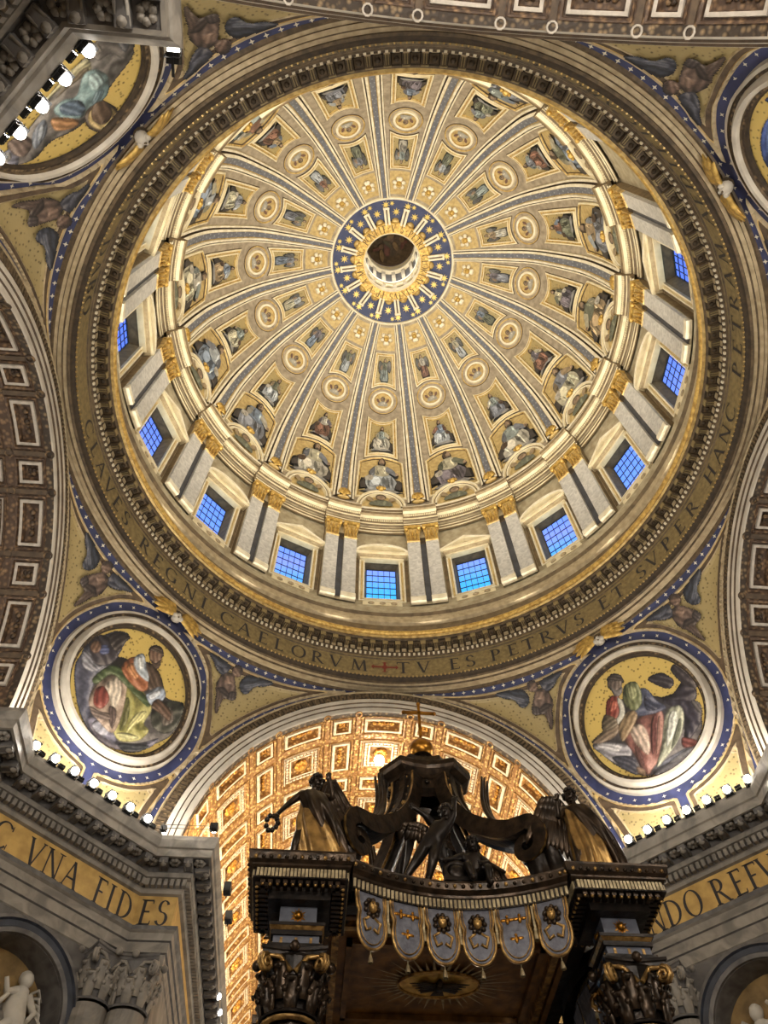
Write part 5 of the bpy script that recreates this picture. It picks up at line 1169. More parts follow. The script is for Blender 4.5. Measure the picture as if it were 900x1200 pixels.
lamp((-13.7,20.05,31.5),PI,'small spotlight at the cornice bend beside the lower left lamp row','lone spotlights',60,False,.7)
lamp((-10.75,20.1,31.75),PI,'spotlight at the lower left cornice corner beside the gilded vault','lone spotlights',90,False,.9)
lamp((-10.7,-19.95,31.3),0,'white spotlight hanging at the corner of the dark upper left cornice','lone spotlights',0,False,.9)
for y,lb in ((25.2,'black unlit spotlight on the cornice edge, nearest the lower left corner lamp'),(28.2,'black unlit spotlight on the receding cornice edge, second from the corner')):
    e=empty('flood_housing',(-9.98,y,31.0)); tag(e,lb,'lamp','unlit housings on the receding cornice')
    m=MB(); m.box((0,0,.3),(.22,.3,.3),'housing'); m.build('housing',e); m=MB(); m.box((0,0,0),(.04,.04,.3),'housing'); m.box((.05,.32,.3),(.2,.03,.24),'wire'); m.build('bracket',e)
for y,n_ in ((35.2,'upper'),(37.2,'middle'),(39.2,'lower')):
    lamp((-10.75,y,30.0),PI/2,'bright spotlight beside the gilded vault at lower left, %s of three'%n_,'three spotlights below the receding cornice',40,False,.9)
# lamp hanging in the crown coffer of the gilded vault
e=empty('vault_lamp',(-.1,27.3,44.2)); tag(e,'bright round lamp in the crown coffer of the gilded vault','lamp')
m=MB(); m.ball((0,0,0),.42,'lamp_lens',14,10); m.build('globe',e); m=MB(); m.tube([(0,0,.4),(0,0,.9)],.05,6,'housing'); m.turn((0,0,.36),[(.2,0),(.18,.12),(.05,.14)],12,'housing'); m.build('stem',e)
point('vault_lamp_glow',(-.1,27.3,43.5),400,WARM,.3)
# thin safety wire along the cornice corner
m=MB()
for z in (31.9,32.15): m.tube([(-13.9,20.4,z),(-10.75,20.4,z),(-10.75,24.5,z)],.02,5,'wire')
for x,y in ((-13.9,20.4),(-12.3,20.4),(-10.75,20.4),(-10.75,22.5),(-10.75,24.5)): m.tube([(x,y,31.2),(x,y,32.2)],.025,5,'wire')
tag(m.build('wire_railing'),'thin wire railing on the lower left cornice corner','railing')
# ================================================================== BRONZE CANOPY
BX,BY=.5,8.8
bal=empty('altar_canopy',(BX,BY,0)); tag(bal,'huge dark bronze altar canopy with twisted columns, scrolls and a gold ball','canopy')
CXY=(5.15,4.95)
# ---- column: marble pedestal, twisted shaft, capital
m=MB(); m.box((0,0,.6),(1.25,1.25,.6),'stucco_white'); m.box((0,0,1.3),(1.1,1.1,.12),'stucco_white'); m.box((0,0,2.6),(.95,.95,1.2),'stucco_white'); m.box((0,0,3.9),(1.12,1.12,.12),'stucco_white')
ped=m.build('pedestal',bal)
m=MB(); rows=[]
for i in range(97):
    t=i/96; z=4.0+8.95*t; ph=2*PI*3.2*t; k=.2*math.sin(PI*min(1,t*1.1))+.06; r=.72-.06*t+.05*math.sin(2*PI*9*t); cx,cy=k*math.cos(ph),k*math.sin(ph)
    rows.append([(cx+r*(1+.05*math.sin(12*a+ph))*math.cos(a),cy+r*(1+.05*math.sin(12*a+ph))*math.sin(a),z) for a in (2*PI*j/28 for j in range(28))])
m.grid(rows,'bronze',closed=True,smooth=True); m.turn((0,0,4.0),[(1.05,0),(1.1,.1),(1.0,.25),(.85,.3),(.9,.42),(.75,.5)],24,'bronze_gilt'); m.turn((0,0,12.85),[(.72,0),(.82,.03),(.84,.1),(.74,.15)],24,'bronze_gilt',smooth=True)
shaft=m.build('twisted_shaft',bal)
capb={k:v for k,v in corinthian(.8,1.78,'bronze_dark','bronze',8).items()}
vg=MB()   # gilt line on each volute
bell=capb['bell'].build('capital',bal); bell.location=(0,0,13.)
sub_=[capb[k].build('capital_'+k,bell) for k in ('leaves','volutes','abacus')]
for s in sub_:
    if s.name.startswith('capital_volutes'):
        s.data.materials[0]=MATS['bronze_gilt']
# ---- impost: panelled box, moulding and slate block with a sun emblem
m=MB(); m.box((0,0,14.86),(.82,.82,.06),'bronze_dark'); m.box((0,0,15.05),(.7,.7,.16),'lapis'); m.box((0,0,15.27),(.78,.78,.07),'bronze_dark'); m.frustum((0,0),(.72,.72),(.84,.84),15.33,15.45,'bronze_gilt'); m.box((0,0,15.5),(.86,.86,.05),'bronze_dark')
for s in (-1,1):
    for x in (-.45,0,.45): m.box((x,s*.71,15.05),(.04,.02,.09),'bronze_gilt'); m.box((s*.71,x,15.05),(.02,.04,.09),'bronze_gilt')
imp=m.build('impost',bal)
m=MB(); m.box((0,0,15.9),(.58,.58,.36),'lapis'); blk=m.build('slate_block',bal)
m=MB(); f=lambda x,z,d:(x,-(.59+d),15.9+z)
m.ball(f(0,0,.02),.13,'ball_gilt',10,6); L=[]
for k in range(24): a=2*PI*k/24; r=.14 if k%2 else (.28 if k%4 else .22); L.append(f(r*math.cos(a),r*math.sin(a),.012))
m.face(L,'ball_gilt')
emb=m.build('sun_emblem',blk)
# ---- corner cornice block
m=MB(); H=[(.98,16.2),(.98,16.45),(1.02,16.5),(1.05,16.56),(1.5,16.57),(1.5,16.62)]
for (a,z0),(b,z1) in zip(H,H[1:]): m.frustum((0,0),(a,a),(b,b),z0,z1,'bronze_dark')
m.box((0,0,16.74),(1.46,1.46,.16),'bronze_dark')
for (a,z0),(b,z1) in zip([(1.52,16.9),(1.58,16.95),(1.58,17.02),(1.68,17.1),(1.72,17.32),(1.72,17.4)],[(1.58,16.95),(1.58,17.02),(1.68,17.1),(1.72,17.32),(1.72,17.4),(1.6,17.42)]): m.frustum((0,0),(a,a),(b,b),z0,z1,'bronze')
cb_=m.build('cornice_block',bal)
m=MB()
for s in (-1,1):
    for i in range(24):
        x=-1.42+2.84*(i+.5)/24; m.box((x,s*1.48,16.74),(.042,.05,.14),'gilt_dull'); m.box((s*1.48,x,16.74),(.05,.042,.14),'gilt_dull')
egg=m.build('egg_row',cb_); egg['kind']='stuff'
m=MB()
for s in (-1,1):
    for i in range(11):
        x=-1.3+2.6*(i+.5)/11
        for P,h in (((x,s*1.22,16.5),(.07,.2,.06)),((s*1.22,x,16.5),(.2,.07,.06))): m.box(P,h,'bronze')
        for P in ((x,s*1.36,16.44),(s*1.36,x,16.44)): m.ball(P,.06,'bronze_gilt',6,4)
    for i in range(13):
        x=-1.6+3.2*(i+.5)/13; m.ball((x,s*1.69,17.16),.075,'bronze_gilt' if i%3==0 else 'bronze',6,4); m.ball((s*1.69,x,17.16),.075,'bronze_gilt' if i%3==0 else 'bronze',6,4)
md_=m.build('modillion_row',cb_); md_['kind']='stuff'
first=True
for sx in (-1,1):
    for sy in (-1,1):
        L=(sx*CXY[0],sy*CXY[1],0)
        if first:
            for o in (ped,shaft,imp,blk,cb_): o.location=L
            bell.location=(L[0],L[1],13.); first=False
        else:
            for o in (ped,shaft,imp): inst(o,o.name.split('.')[0],bal,Matrix.Translation(L))
            o=inst(bell,'capital',bal,Matrix.Translation((L[0],L[1],13.)))
            for s in sub_: inst(s,s.name.split('.')[0],o,Matrix())
            o=inst(blk,'slate_block',bal,Matrix.Translation(L)); [inst(emb,'sun_emblem',o,Matrix.Rotation(PI/2*kk,4,'Z')) for kk in range(4)]
            o=inst(cb_,'cornice_block',bal,Matrix.Translation(L)); e_=inst(egg,'egg_row',o,Matrix()); e_['kind']='stuff'; e_=inst(md_,'modillion_row',o,Matrix()); e_['kind']='stuff'
# ---- curved cornice rims and hanging lambrequins between the blocks
def rimline(t,o=0.):
    """front rim, t -1..1; o metres outward"""
    x=3.5*t; y=-6.15+1.0*(1-t*t)-o; return x,y
RIMP=[(-.12,16.5),(.02,16.52),(.06,16.84),(.1,16.88),(.12,16.95),(.28,17.05),(.34,17.25),(.34,17.32),(-.2,17.36),(-.5,17.3),(-.5,16.5)]
m=MB(); m.grid([[(rimline(t,o)[0],rimline(t,o)[1],z) for o,z in RIMP] for t in np.linspace(-1,1,33)],['bronze_dark','bronze_dark','bronze','bronze','bronze','bronze','bronze','bronze_dark','bronze_dark','bronze_dark'])
rim=m.build('curved_cornice',bal)
m=MB()
for i in range(50):
    t=-1+2*(i+.5)/50; x,y=rimline(t,.05); m.box((x,y,16.68),(.042,.045,.14),'gilt_dull')
    if i%2==0: x,y=rimline(t,.33); m.ball((x,y,17.15),.07,'bronze_gilt' if i%6==0 else 'bronze',6,4)
eg2=m.build('egg_row',rim); eg2['kind']='stuff'
def lamb(face):
    """one hanging tongue, centred on x=0, top at z=0, facing -y"""
    W_,H_=.53,1.8
    out=[(-W_,0),(-W_*.98,-.5),(-W_*.86,-.74),(-W_*.94,-1.02),(-W_*.88,-1.4),(-W_*.52,-1.7),(0,-H_),(W_*.52,-1.7),(W_*.88,-1.4),(W_*.94,-1.02),(W_*.86,-.74),(W_*.98,-.5),(W_,0)]
    sm=[tuple(p) for p in catmull(out,3)]
    a=MB(); n=len(sm)
    def yy(z): return -.1*math.sin(-z*1.6)
    a.face([(x,yy(z)-.04,z) for x,z in sm],'lambrequin'); a.face([(x,yy(z)+.04,z) for x,z in sm],'lambrequin')
    b=MB(); b.tube([(x,yy(z)-.04,z) for x,z in sm],.05,6,'bronze_gilt'); b.tube([(x*.84,yy(z*.93)-.06,z*.93) for x,z in sm],.02,5,'bronze_gilt')
    e=MB()
    if face:
        e.ball((0,-.2,-.55),.17,'bronze_gilt',10,8,(.85,.8,1.15)); e.ball((0,-.32,-.57),.04,'bronze_gilt',6,4)
        for k in range(9): an=2*PI*k/9; e.ball((.23*math.cos(an),-.14,-.55+.26*math.sin(an)),.09,'bronze',6,4)
        for s in (-1,1): e.tube([(s*.1,-.12,-.85),(s*.3,-.15,-1.0),(s*.2,-.15,-1.3),(s*.05,-.15,-1.2)],.05,6,'bronze_gilt'); e.ball((s*.06,-.33,-.5),.025,'bronze_dark',5,3)
    else:
        for cx,cz in ((-.2,-.5),(.2,-.5),(0,-1.12)):
            e.ball((cx,-.14,cz),.08,'ball_gilt',8,5,(.8,.6,1.5)); e.ball((cx,-.14,cz+.14),.055,'ball_gilt',6,4)
            for s in (-1,1): e.ball((cx+s*.12,-.12,cz+.04),.1,'ball_gilt',7,4,(1.2,.3,.55))
    b.tube([(0,yy(-H_)-.02,-H_),(0,yy(-H_)-.02,-H_-.16)],.02,5,'gilt_dull'); b.turn((0,yy(-H_)-.02,-H_-.4),[(.08,0),(.07,.1),(.03,.24)],8,'gilt_dull')
    return a,b,e
def tassel():
    m=MB(); m.box((0,0,-.3),(.035,.03,.36),'gilt_dull'); m.ball((0,0,-.72),.07,'gilt_dull',8,5); m.turn((0,0,-1.05),[(.1,0),(.085,.14),(.05,.3),(.02,.34)],10,'gilt_dull'); return m
LB={}; TS=None
def side(rot):
    """one side of the canopy: rim, tongues, tassels, turned about the canopy's axis"""
    global TS
    Ms=Matrix.Rotation(rot,4,'Z')
    if rot: o=inst(rim,'curved_cornice',bal,Ms); q=inst(eg2,'egg_row',o,Matrix()); q['kind']='stuff'
    for i in range(6):
        t=(-1+2*(i+.5)/6); x,y=rimline(t,-.06); dydx=-2*t*1.0/3.5; an=math.atan(dydx)
        M=Ms@Matrix.Translation((x,y,16.55))@Matrix.Rotation(an,4,'Z'); fc=i in (0,2,3,5)
        if fc not in LB:
            a,b,e=lamb(fc); o=a.build('lambrequin',bal); o.matrix_local=M; LB[fc]=(o,b.build('gilt_border',o),e.build('mask_emblem' if fc else 'bee_emblem',o))
        else:
            o=inst(LB[fc][0],'lambrequin',bal,M); [inst(c,c.name.split('.')[0],o,Matrix()) for c in LB[fc][1:]]
        if i<5:
            x,y=rimline(-1+2*(i+1)/6,.0); M=Ms@Matrix.Translation((x,y,16.4))
            if TS is None: TS=tassel().build('tassel',bal); TS.matrix_local=M
            else: inst(TS,'tassel',bal,M)
for k in range(4): side(PI/2*k)
# ---- wooden ceiling with the dove in rays
m=MB(); m.face([(-5,-4.8,17.1),(5,-4.8,17.1),(5,4.8,17.1),(-5,4.8,17.1)],'canopy_wood')
def fr4(hx,hy,w,z,h,mt):
    for s in (-1,1): m.box((0,s*hy,z),(hx+w,w,h),mt); m.box((s*hx,0,z),(w,hy+w,h),mt)
fr4(4.6,4.4,.25,17.0,.12,'bronze_dark'); fr4(3.9,3.4,.12,16.98,.12,'bronze_gilt'); fr4(3.4,2.4,.1,16.98,.1,'canopy_wood'); fr4(4.25,3.9,.1,16.98,.08,'canopy_wood')
ceil=m.build('canopy_ceiling',bal)
m=MB(); m.face([(1.5*math.cos(2*PI*i/32),.85*math.sin(2*PI*i/32),16.96) for i in range(32)],'gilt_bright'); m.tube([(1.5*math.cos(2*PI*i/32),.85*math.sin(2*PI*i/32),16.95) for i in range(33)],.06,6,'bronze_gilt')
m.build('gilt_oval',ceil)
m=MB()
for i in range(40):
    a=2*PI*i/40; L=(3.1 if i%2 else 2.5)*(1-.2*abs(math.sin(a))); m.face([(1.5*math.cos(a-.045),.85*math.sin(a-.045),16.97),(1.5*math.cos(a+.045),.85*math.sin(a+.045),16.97),(L*math.cos(a),L*.72*math.sin(a),16.975)],'gilt_dull')
m.build('rays',ceil)
m=MB(); m.ball((0,0,16.85),.2,'bronze',10,6,(.8,1.6,.7)); m.ball((0,-.36,16.83),.12,'bronze',8,5); m.face([(-.16,.25,16.86),(.16,.25,16.86),(.26,.6,16.88),(-.26,.6,16.88)],'bronze')
for s in (-1,1):
    for k in range(5): m.tube([(s*.12,-.12+.06*k,16.85),(s*(.55+.02*k),-.28+.13*k,16.82),(s*(1.1-.12*k),-.22+.16*k,16.86)],[.08,.09,.02],6,'bronze',flat=.4)
m.build('dove',ceil)['label']='dark dove with spread wings'
# ---- four scrolls rising to the crown
def volute():
    path=[]
    for i in range(17):
        g=R_(-330+25*i); r=.18+.62*i/16; path.append((4.95+r*math.cos(g),20.15+r*math.sin(g)))
    tail=catmull([path[-1],(4.25,21.05),(3.4,21.55),(2.5,22.35),(1.8,23.4),(1.42,24.5),(1.35,25.4)],6)[1:]
    path+=[tuple(p) for p in tail]; n=len(path)
    sec=[(-1,-.5),(-1,.5),(-.82,.5),(-.74,.32),(-.3,.3),(-.22,.5),(.22,.5),(.3,.3),(.74,.32),(.82,.5),(1,.5),(1,-.5),(.5,-.42),(-.5,-.42)]
    mats=['bronze','bronze_gilt','bronze_dark','bronze_dark','bronze_dark','bronze','bronze_dark','bronze_dark','bronze_dark','bronze_gilt','bronze','bronze_dark','bronze_dark','bronze_dark']
    rows=[]
    for i,(d,z) in enumerate(path):
        a=path[max(i-1,0)]; b=path[min(i+1,n-1)]; t=np.array([b[0]-a[0],b[1]-a[1]]); t/=np.hypot(*t)+1e-9; nn=np.array([t[1],-t[0]])
        w=.4+.26*min(1,i/16); h=.34+.4*min(1,max(0,(i-6)/14))*(1-.35*max(0,(i-25)/(n-25)))
        rows.append([Vector(((d+nn[0]*q*h)/math.sqrt(2)+p*w/math.sqrt(2),(d+nn[0]*q*h)/math.sqrt(2)-p*w/math.sqrt(2),z+nn[1]*q*h)) for p,q in sec])
    m=MB(); m.grid(rows,mats,closed=True,smooth=False,capends=True)
    # leafy undersurface
    l=MB()
    for i in range(10):
        k=16+int(i*(n-20)/10); d,z=path[k]; 
        [l.ball((d/math.sqrt(2)+o_*.16,d/math.sqrt(2)-o_*.16,z+.45),.13,'bronze_gilt' if i%2 else 'bronze',6,4) for o_ in (-1,0,1)]
    # strut: the inner scroll coming down behind
    s=MB(); pt=catmull([(1.35,25.0),(1.5,23.6),(1.9,22.0),(2.6,20.4),(3.3,18.8),(3.9,17.2)],6)
    s.tube([(d/math.sqrt(2),d/math.sqrt(2),z) for d,z in pt],lambda u:.2+.26*u,8,'bronze_dark',flat=.6); s.tube([((d+.2)/math.sqrt(2)+.12,(d+.2)/math.sqrt(2)-.12,z) for d,z in pt],.07,5,'bronze_gilt')
    for dd,z0,z1,r0,r1 in ((5.0,19.9,17.2,.5,.75),(5.6,19.9,17.3,.3,.7)): s.tube([(dd/math.sqrt(2),dd/math.sqrt(2),z0),((dd+.25)/math.sqrt(2),(dd+.25)/math.sqrt(2),(z0+z1)/2),((dd+.7)/math.sqrt(2),(dd+.7)/math.sqrt(2),z1)],[r0,(r0+r1)*.4,r1],10,'bronze_dark')
    # leaf frond curling away from the scroll
    f=MB()
    for sg in (0,):
        q=catmull([(4.6,21.1),(4.0,21.6),(3.4,22.3),(3.15,23.3),(3.3,24.5)],6)
        for off in (-.14,0,.14): f.tube([(d/math.sqrt(2)+off,d/math.sqrt(2)-off,z+abs(off)*-.5) for d,z in q],lambda u:.3*(1-u*.85)+.02,8,'bronze',flat=.5)
    return m,l,s,f
vm,vl,vs,vf=volute(); v0=vm.build('scroll',bal); vsub=[vl.build('leaf_beads',v0),vs.build('strut',v0),vf.build('leaf_frond',v0)]
for k in range(4):
    M=Matrix.Rotation(PI/2*k,4,'Z')
    if k==0: v0.matrix_local=M
    else: 
        o=inst(v0,'scroll',bal,M); [inst(c,c.name.split('.')[0],o,Matrix()) for c in vsub]
# ---- crown
def octo(f,inn=.18):
    P=[]
    base_=[(-1.25,-1.5),(1.25,-1.5),(2.15,-.5),(2.15,.5),(1.25,1.5),(-1.25,1.5),(-2.15,.5),(-2.15,-.5)]
    for i in range(8):
        a,b=np.array(base_[i]),np.array(base_[(i+1)%8]); 
        for t in (0,.25,.5,.75):
            p=a+(b-a)*t; 
            if i%4==0: p=p*np.array([1,1-inn*math.sin(PI*t)])
            P.append(tuple(p*f))
    return P
m=MB(); m.grid([[(x,y,z) for x,y in octo(f)] for f,z in ((.3,25.0),(.72,25.05),(.74,25.5),(.8,25.55),(.8,25.75),(.95,25.95),(1.,26.1),(1.,26.35),(.88,26.5),(.6,26.6),(.55,27.1),(.3,27.2))],'bronze',closed=True)
cr=m.build('crown',bal)
m=MB()
for i,(x,y) in enumerate(octo(.76)): m.ball((x,y,25.35),.12,'bronze_gilt' if i%4==0 else 'bronze_dark',6,4)
m.turn((0,0,27.1),[(.5,0),(.55,.1),(.4,.2),(.3,.45),(.5,.5)],16,'bronze')
m.build('leaf_band',cr)['kind']='stuff'
m=MB(); m.ball((0,0,28.1),.6,'ball_gilt',24,16); m.build('gilt_ball',cr)
m=MB(); m.box((0,0,29.95),(.07,.06,1.35),'ball_gilt'); m.box((0,0,30.65),(.8,.06,.07),'ball_gilt')
for p in ((-.8,0,30.65),(.8,0,30.65),(0,0,31.3)): m.ball(p,.12,'ball_gilt',8,6)
m.turn((0,0,28.6),[(.25,0),(.2,.12),(.08,.2)],12,'ball_gilt'); m.build('cross',cr)['label']='slender gilt cross on the ball'
# ================================================================== BRONZE FIGURES
def skin(name, V, E, Rd, parent, mt, sub=1):
    me=bpy.data.meshes.new(name); me.from_pydata([tuple(v) for v in V],E,[]); me.materials.append(MATS[mt]); o=link(name,me,parent)
    md=o.modifiers.new('Skin','SKIN'); md.use_smooth_shade=True
    sv=me.skin_vertices[0].data
    for i,r in enumerate(Rd): sv[i].radius=(r,r) if not isinstance(r,tuple) else r
    sv[0].use_root=True
    s=o.modifiers.new('Subdivision','SUBSURF'); s.levels=sub; s.render_levels=sub
    return o
def body(parent,J,mt,child=False):
    """one continuous skinned body from joint positions (human scale, metres); J maps joint name to point"""
    V=[];E=[];Rd=[];ix={}
    def add(n,p,r,par=None):
        ix[n]=len(V); V.append(Vector(p)); Rd.append(r)
        if par: E.append((ix[par],ix[n]))
    k=1.25 if child else 1.
    add('pelvis',J['pelvis'],.135*k); add('belly',J['belly'],.125*k,'pelvis'); add('chest',J['chest'],.15*k,'belly'); add('neck',J['neck'],.055*k,'chest'); add('skull',J['head'],.085*k,'neck')
    for s in 'LR':
        add('sho'+s,J['sho'+s],.07*k,'chest'); add('elb'+s,J['elb'+s],.047*k,'sho'+s); add('wri'+s,J['wri'+s],.032*k,'elb'+s)
        d=(Vector(J['wri'+s])-Vector(J['elb'+s])).normalized(); u=d.cross(Vector((0,1,.2))).normalized(); v=d.cross(u)
        add('palm'+s,Vector(J['wri'+s])+d*.07,.033*k,'wri'+s)
        for f,(off,L) in enumerate(((-.03,.07),(-.01,.085),(.01,.08),(.03,.065))): add('fin%d%s'%(f,s),Vector(J['wri'+s])+d*(.07+L)+u*off*1.3+v*.03,.011,'palm'+s)
        add('thumb'+s,Vector(J['wri'+s])+d*.06+u*.06+v*.03,.013,'palm'+s)
        add('hip'+s,J['hip'+s],.1*k,'pelvis'); add('knee'+s,J['knee'+s],.07*k,'hip'+s); add('ank'+s,J['ank'+s],.042*k,'knee'+s); add('toe'+s,J['toe'+s],.034*k,'ank'+s)
    o=skin('body',V,E,Rd,parent,mt)
    # head with face and hair
    c=Vector(J['head'])+Vector((0,0,.03)); f=Vector(J.get('look',(0,-1,0))).normalized(); sd=f.cross(Vector((0,0,1))).normalized(); upv=sd.cross(f); hk=1.15 if child else 1.
    m=MB(); Rm=Matrix((sd,-f,upv)).transposed()
    m.ball(c,.1*hk,mt,14,10,(.85,1.02,1.22),Rm); m.tube([c+f*.1*hk+upv*.03,c+f*.125*hk-upv*.02],[.012,.02],6,mt); m.ball(c+f*.085*hk-upv*.055*hk,.03,mt,8,5,(1.3,.8,.5),Rm); m.ball(c+f*.075*hk-upv*.1*hk,.035,mt,8,5,(1,1,.8),Rm)
    for s in (-1,1): m.ball(c+sd*s*.09*hk-upv*.0,.025,mt,6,4,(.5,1,1.4),Rm); m.ball(c+f*.088*hk+sd*s*.035+upv*.025,.014,mt,6,4)
    h=m.build('head',parent)
    m=MB(); rr=random.Random(int(abs(c.x*1000))+3)
    for i in range(26):
        a=rr.uniform(0,2*PI); e=rr.uniform(-.2,1.4); p=c+sd*math.cos(a)*math.cos(e)*.095*hk-f*math.sin(a)*math.cos(e)*.1*hk+upv*(.02+math.sin(e)*.115*hk)
        if (p-c).dot(f)>.06 and (p-c).dot(upv)<.06: continue
        m.ball(p,.034*hk,'bronze_dark',6,4)
    m.build('hair',h)
    return o
def wing(parent,root,tip,back,mt,n=9,w=.1,name='wing'):
    """feathered wing: rows of long feathers fanned from a leading edge"""
    root,tip,back=Vector(root),Vector(tip),Vector(back); m=MB(); nrm=(tip-root).cross(back).normalized()
    mid=root.lerp(tip,.55)-back*.18
    edge=[Vector(p) for p in catmull([root,root.lerp(mid,.6)-back*.08,mid,tip],6)]
    m.tube(edge,lambda t:.065*(1-.55*t),7,mt)
    for row,(L,o) in enumerate(((1.,0.),(.62,.02),(.35,.04))):
        for i in range(n):
            t=(i+.5)/n; p=edge[int(t*(len(edge)-1))]; d=(back*(1-.25*t)+(tip-root).normalized()*back.length*(.05+.32*t)).normalized()*back.length*L*(1.05-.2*abs(t-.6))
            q=p+d; m.tube([p+nrm*o,p.lerp(q,.5)+nrm*(o+.03),p.lerp(q,.85)+nrm*o,q+nrm*(o-.02)],[w*.45,w*.6,w*.5,w*.08],6,mt,flat=.3,up=nrm)
    return m.build(name,parent)
def drape(parent,rings,mt,name,folds=9,depth=.16,seed=1,twist=.6):
    """cloth lofted through rings (centre x, y, z, radius x, radius y) with running folds"""
    m=MB(); rr=random.Random(seed); ph=[rr.uniform(0,6) for _ in range(4)]; rows=[]
    R=[np.array(r,float) for r in rings]; R=catmull(R,5)
    for i,(cx,cy,z,rx,ry) in enumerate(R):
        t=i/(len(R)-1); dp=depth*(.25+t)
        row=[]
        for k in range(64):
            a=2*PI*k/64; f=1+dp*(.6*math.sin(folds*a+ph[0]+twist*4*t)+.4*math.sin((folds*2-3)*a+ph[1]-3*t)+.3*math.sin(3*a+ph[2]+2*t)); row.append((cx+rx*f*math.cos(a),cy+ry*f*math.sin(a),z+.03*math.sin(5*a+ph[3])*t))
        rows.append(row)
    m.grid(rows,mt,closed=True,smooth=True); return m.build(name,parent)
def angel(label,loc,rz,scale,J,rings,w1,w2,sash):
    e=empty('bronze_angel',loc,(0,0,rz)); e.scale=(scale,)*3; tag(e,label,'statue','bronze angels standing on the canopy')
    body(e,J,'bronze'); drape(e,rings,'bronze_gilt','robe',7,.2,int(abs(loc[0])*10),.5)
    drape(e,sash,'bronze','mantle',6,.22,int(abs(loc[0])*10)+4,1.)
    wing(e,*w1,'bronze'); wing(e,*w2,'bronze'); return e
JA=dict(pelvis=(0,0,.98),belly=(0,.0,1.12),chest=(.01,0,1.3),neck=(.02,0,1.46),head=(.03,-.02,1.58),look=(.3,-1,-.15),
 shoL=(-.18,0,1.4),elbL=(-.36,-.06,1.14),wriL=(-.5,-.18,.86),shoR=(.19,0,1.4),elbR=(.27,-.14,1.28),wriR=(.2,-.2,1.5),
 hipL=(-.1,0,.92),kneeL=(-.2,-.08,.5),ankL=(-.24,.05,.1),toeL=(-.27,-.1,.04),hipR=(.1,0,.92),kneeR=(.15,-.12,.52),ankR=(.18,0,.1),toeR=(.2,-.14,.04))
RGA=[(.02,0,1.42,.14,.1),(.02,0,1.3,.2,.15),(.0,0,1.08,.19,.16),(.03,0,.9,.24,.2),(.12,0,.6,.3,.26),(.22,.02,.3,.34,.3),(.28,.05,.06,.36,.32)]
SSA=[(-.02,-.02,1.36,.2,.16),(.06,-.05,1.15,.23,.2),(.16,-.02,.9,.24,.24),(.3,.05,.62,.2,.22),(.42,.12,.36,.14,.16)]
zt=17.42
angel('dark bronze angel with gilded robe, standing on the left front corner of the canopy',(BX-5.0,BY-4.9,zt),R_(8),2.58,JA,RGA,((.08,.12,1.34),(.34,.16,1.86),(.14,.03,-.78)),((-.05,.14,1.34),(.06,.36,1.62),(.2,.2,-.6)),SSA)
mx_=lambda p:(-p[0],p[1],p[2])
JB={k:mx_(v) for k,v in JA.items()}; JB={ (k[:-1]+('R' if k[-1]=='L' else 'L') if k[:3] in ('sho','elb','wri','hip','kne','ank','toe') else k):v for k,v in JB.items()}
JB['wriR']=(.34,-.1,.8); JB['elbR']=(.3,-.05,1.1); JB['wriL']=(-.3,-.2,1.35); JB['elbL']=(-.32,-.12,1.15)
RGB=[(0,0,1.42,.14,.1),(0,0,1.3,.2,.15),(0,0,1.08,.19,.16),(.02,0,.9,.22,.2),(.05,0,.6,.24,.24),(.06,.02,.3,.27,.26),(.06,.05,.06,.3,.28)]
SSB=[(.02,-.02,1.36,.2,.16),(.1,-.05,1.15,.2,.18),(.22,-.02,.85,.2,.2),(.34,.05,.5,.18,.18),(.4,.1,.2,.14,.14)]
angel('bronze angel in bright gilded robe on the right front corner of the canopy',(BX+5.0,BY-4.9,zt),R_(-6),2.5,JB,RGB,((-.08,.12,1.34),(-.42,.16,1.74),(-.06,.04,-.85)),((.12,.14,1.34),(.26,.3,1.4),(.12,.1,-.8)),SSB)
angel('bronze angel on the left rear corner of the canopy, hidden behind the front one',(BX-5.0,BY+4.9,zt),PI,2.5,JA,RGA,((.1,.12,1.36),(.38,.28,1.75),(.28,.1,-.55)),((-.05,.14,1.36),(.12,.34,1.62),(.3,.2,-.6)),SSA)
angel('bronze angel on the right rear corner of the canopy, hidden behind the front one',(BX+5.0,BY+4.9,zt),PI,2.5,JB,RGB,((-.1,.12,1.36),(-.5,.2,1.62),(-.2,.06,-.7)),((.12,.12,1.36),(.42,.25,1.2),(.15,.1,-.75)),SSB)
# left angel's wreath
m=MB()
for i in range(9): a=2*PI*i/9; m.ball((.2*math.cos(a),.05*math.sin(a*2),.3*math.sin(a)-.3),.1,'bronze_dark',6,4)
w_=m.build('wreath',None,(BX-5.0-1.35,BY-4.9-.75,zt+2.05)); tag(w_,'dark bronze wreath hanging from the left front angel\'s hand','wreath')
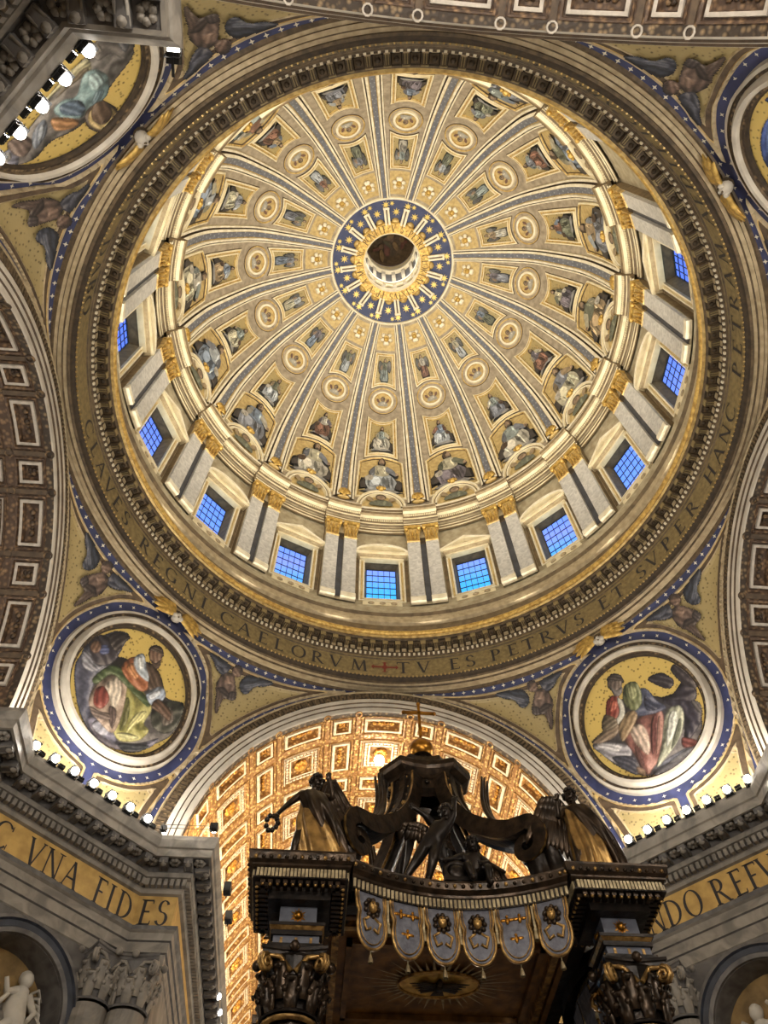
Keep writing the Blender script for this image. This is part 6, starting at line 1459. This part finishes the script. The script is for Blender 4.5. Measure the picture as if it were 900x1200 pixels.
# cherubs on the front rim
def cherub(label,loc,rz,scale,J,wgs):
    e=empty('bronze_cherub',loc,(0,0,rz)); e.scale=(scale,)*3; tag(e,label,'statue','bronze cherubs on the front rim'); body(e,J,'bronze_dark',True)
    for w in wgs: wing(e,*w,'bronze',6,.09)
    return e
JC=dict(pelvis=(0,0,.75),belly=(.08,0,.88),chest=(.18,-.02,1.04),neck=(.26,-.02,1.17),head=(.3,-.04,1.28),look=(-.4,-1,-.2),
 shoL=(.06,0,1.12),elbL=(-.06,-.1,1.2),wriL=(-.2,-.1,1.3),shoR=(.32,0,1.12),elbR=(.42,-.05,1.32),wriR=(.46,-.03,1.55),
 hipL=(-.08,0,.7),kneeL=(-.24,-.05,.4),ankL=(-.42,.02,.14),toeL=(-.52,-.06,.05),hipR=(.08,0,.7),kneeR=(.0,-.14,.38),ankR=(-.08,.0,.1),toeR=(-.1,-.12,.04))
cherub('dark bronze cherub standing on the front rim, reaching up to the crown',(BX-.72,BY-5.0,17.38),R_(4),2.25,JC,[((-.02,.1,1.08),(-.38,.22,1.24),(-.02,.05,-.28)),((.26,.12,1.06),(.42,.3,1.2),(.02,.05,-.3))])
JD=dict(pelvis=(0,0,.2),belly=(0,.02,.34),chest=(0,0,.5),neck=(.02,-.02,.63),head=(.03,-.04,.74),look=(-.3,-1,0),
 shoL=(-.15,0,.58),elbL=(-.32,-.1,.46),wriL=(-.46,-.14,.4),shoR=(.15,0,.58),elbR=(.24,-.12,.42),wriR=(.1,-.22,.34),
 hipL=(-.1,-.03,.2),kneeL=(-.18,-.34,.24),ankL=(-.14,-.4,-.04),toeL=(-.16,-.5,-.1),hipR=(.1,-.03,.2),kneeR=(.14,-.34,.22),ankR=(.12,-.38,-.08),toeR=(.12,-.48,-.14))
cherub('dark bronze cherub sitting on the front rim beside the standing one',(BX+.75,BY-4.85,17.4),R_(5),2.2,JD,[((.12,.1,.55),(.6,.2,.52),(.05,.05,-.3)),((-.1,.12,.55),(-.3,.3,.66),(-.02,.05,-.3))])
m=MB(); m.tube([(math.cos(a)*.42,math.sin(a)*.12,.45+math.sin(a)*.42) for a in np.linspace(0,2*PI,20)],.11,8,'bronze_dark'); m.ball((0,0,.42),.33,'bronze_dark',12,8,(1,.5,1)); m.box((0,0,.08),(.5,.25,.08),'bronze_dark')
tag(m.build('bronze_shield',None,(BX+.1,BY-5.25,17.36)),'dark oval bronze shield on the rim between the two cherubs','shield')
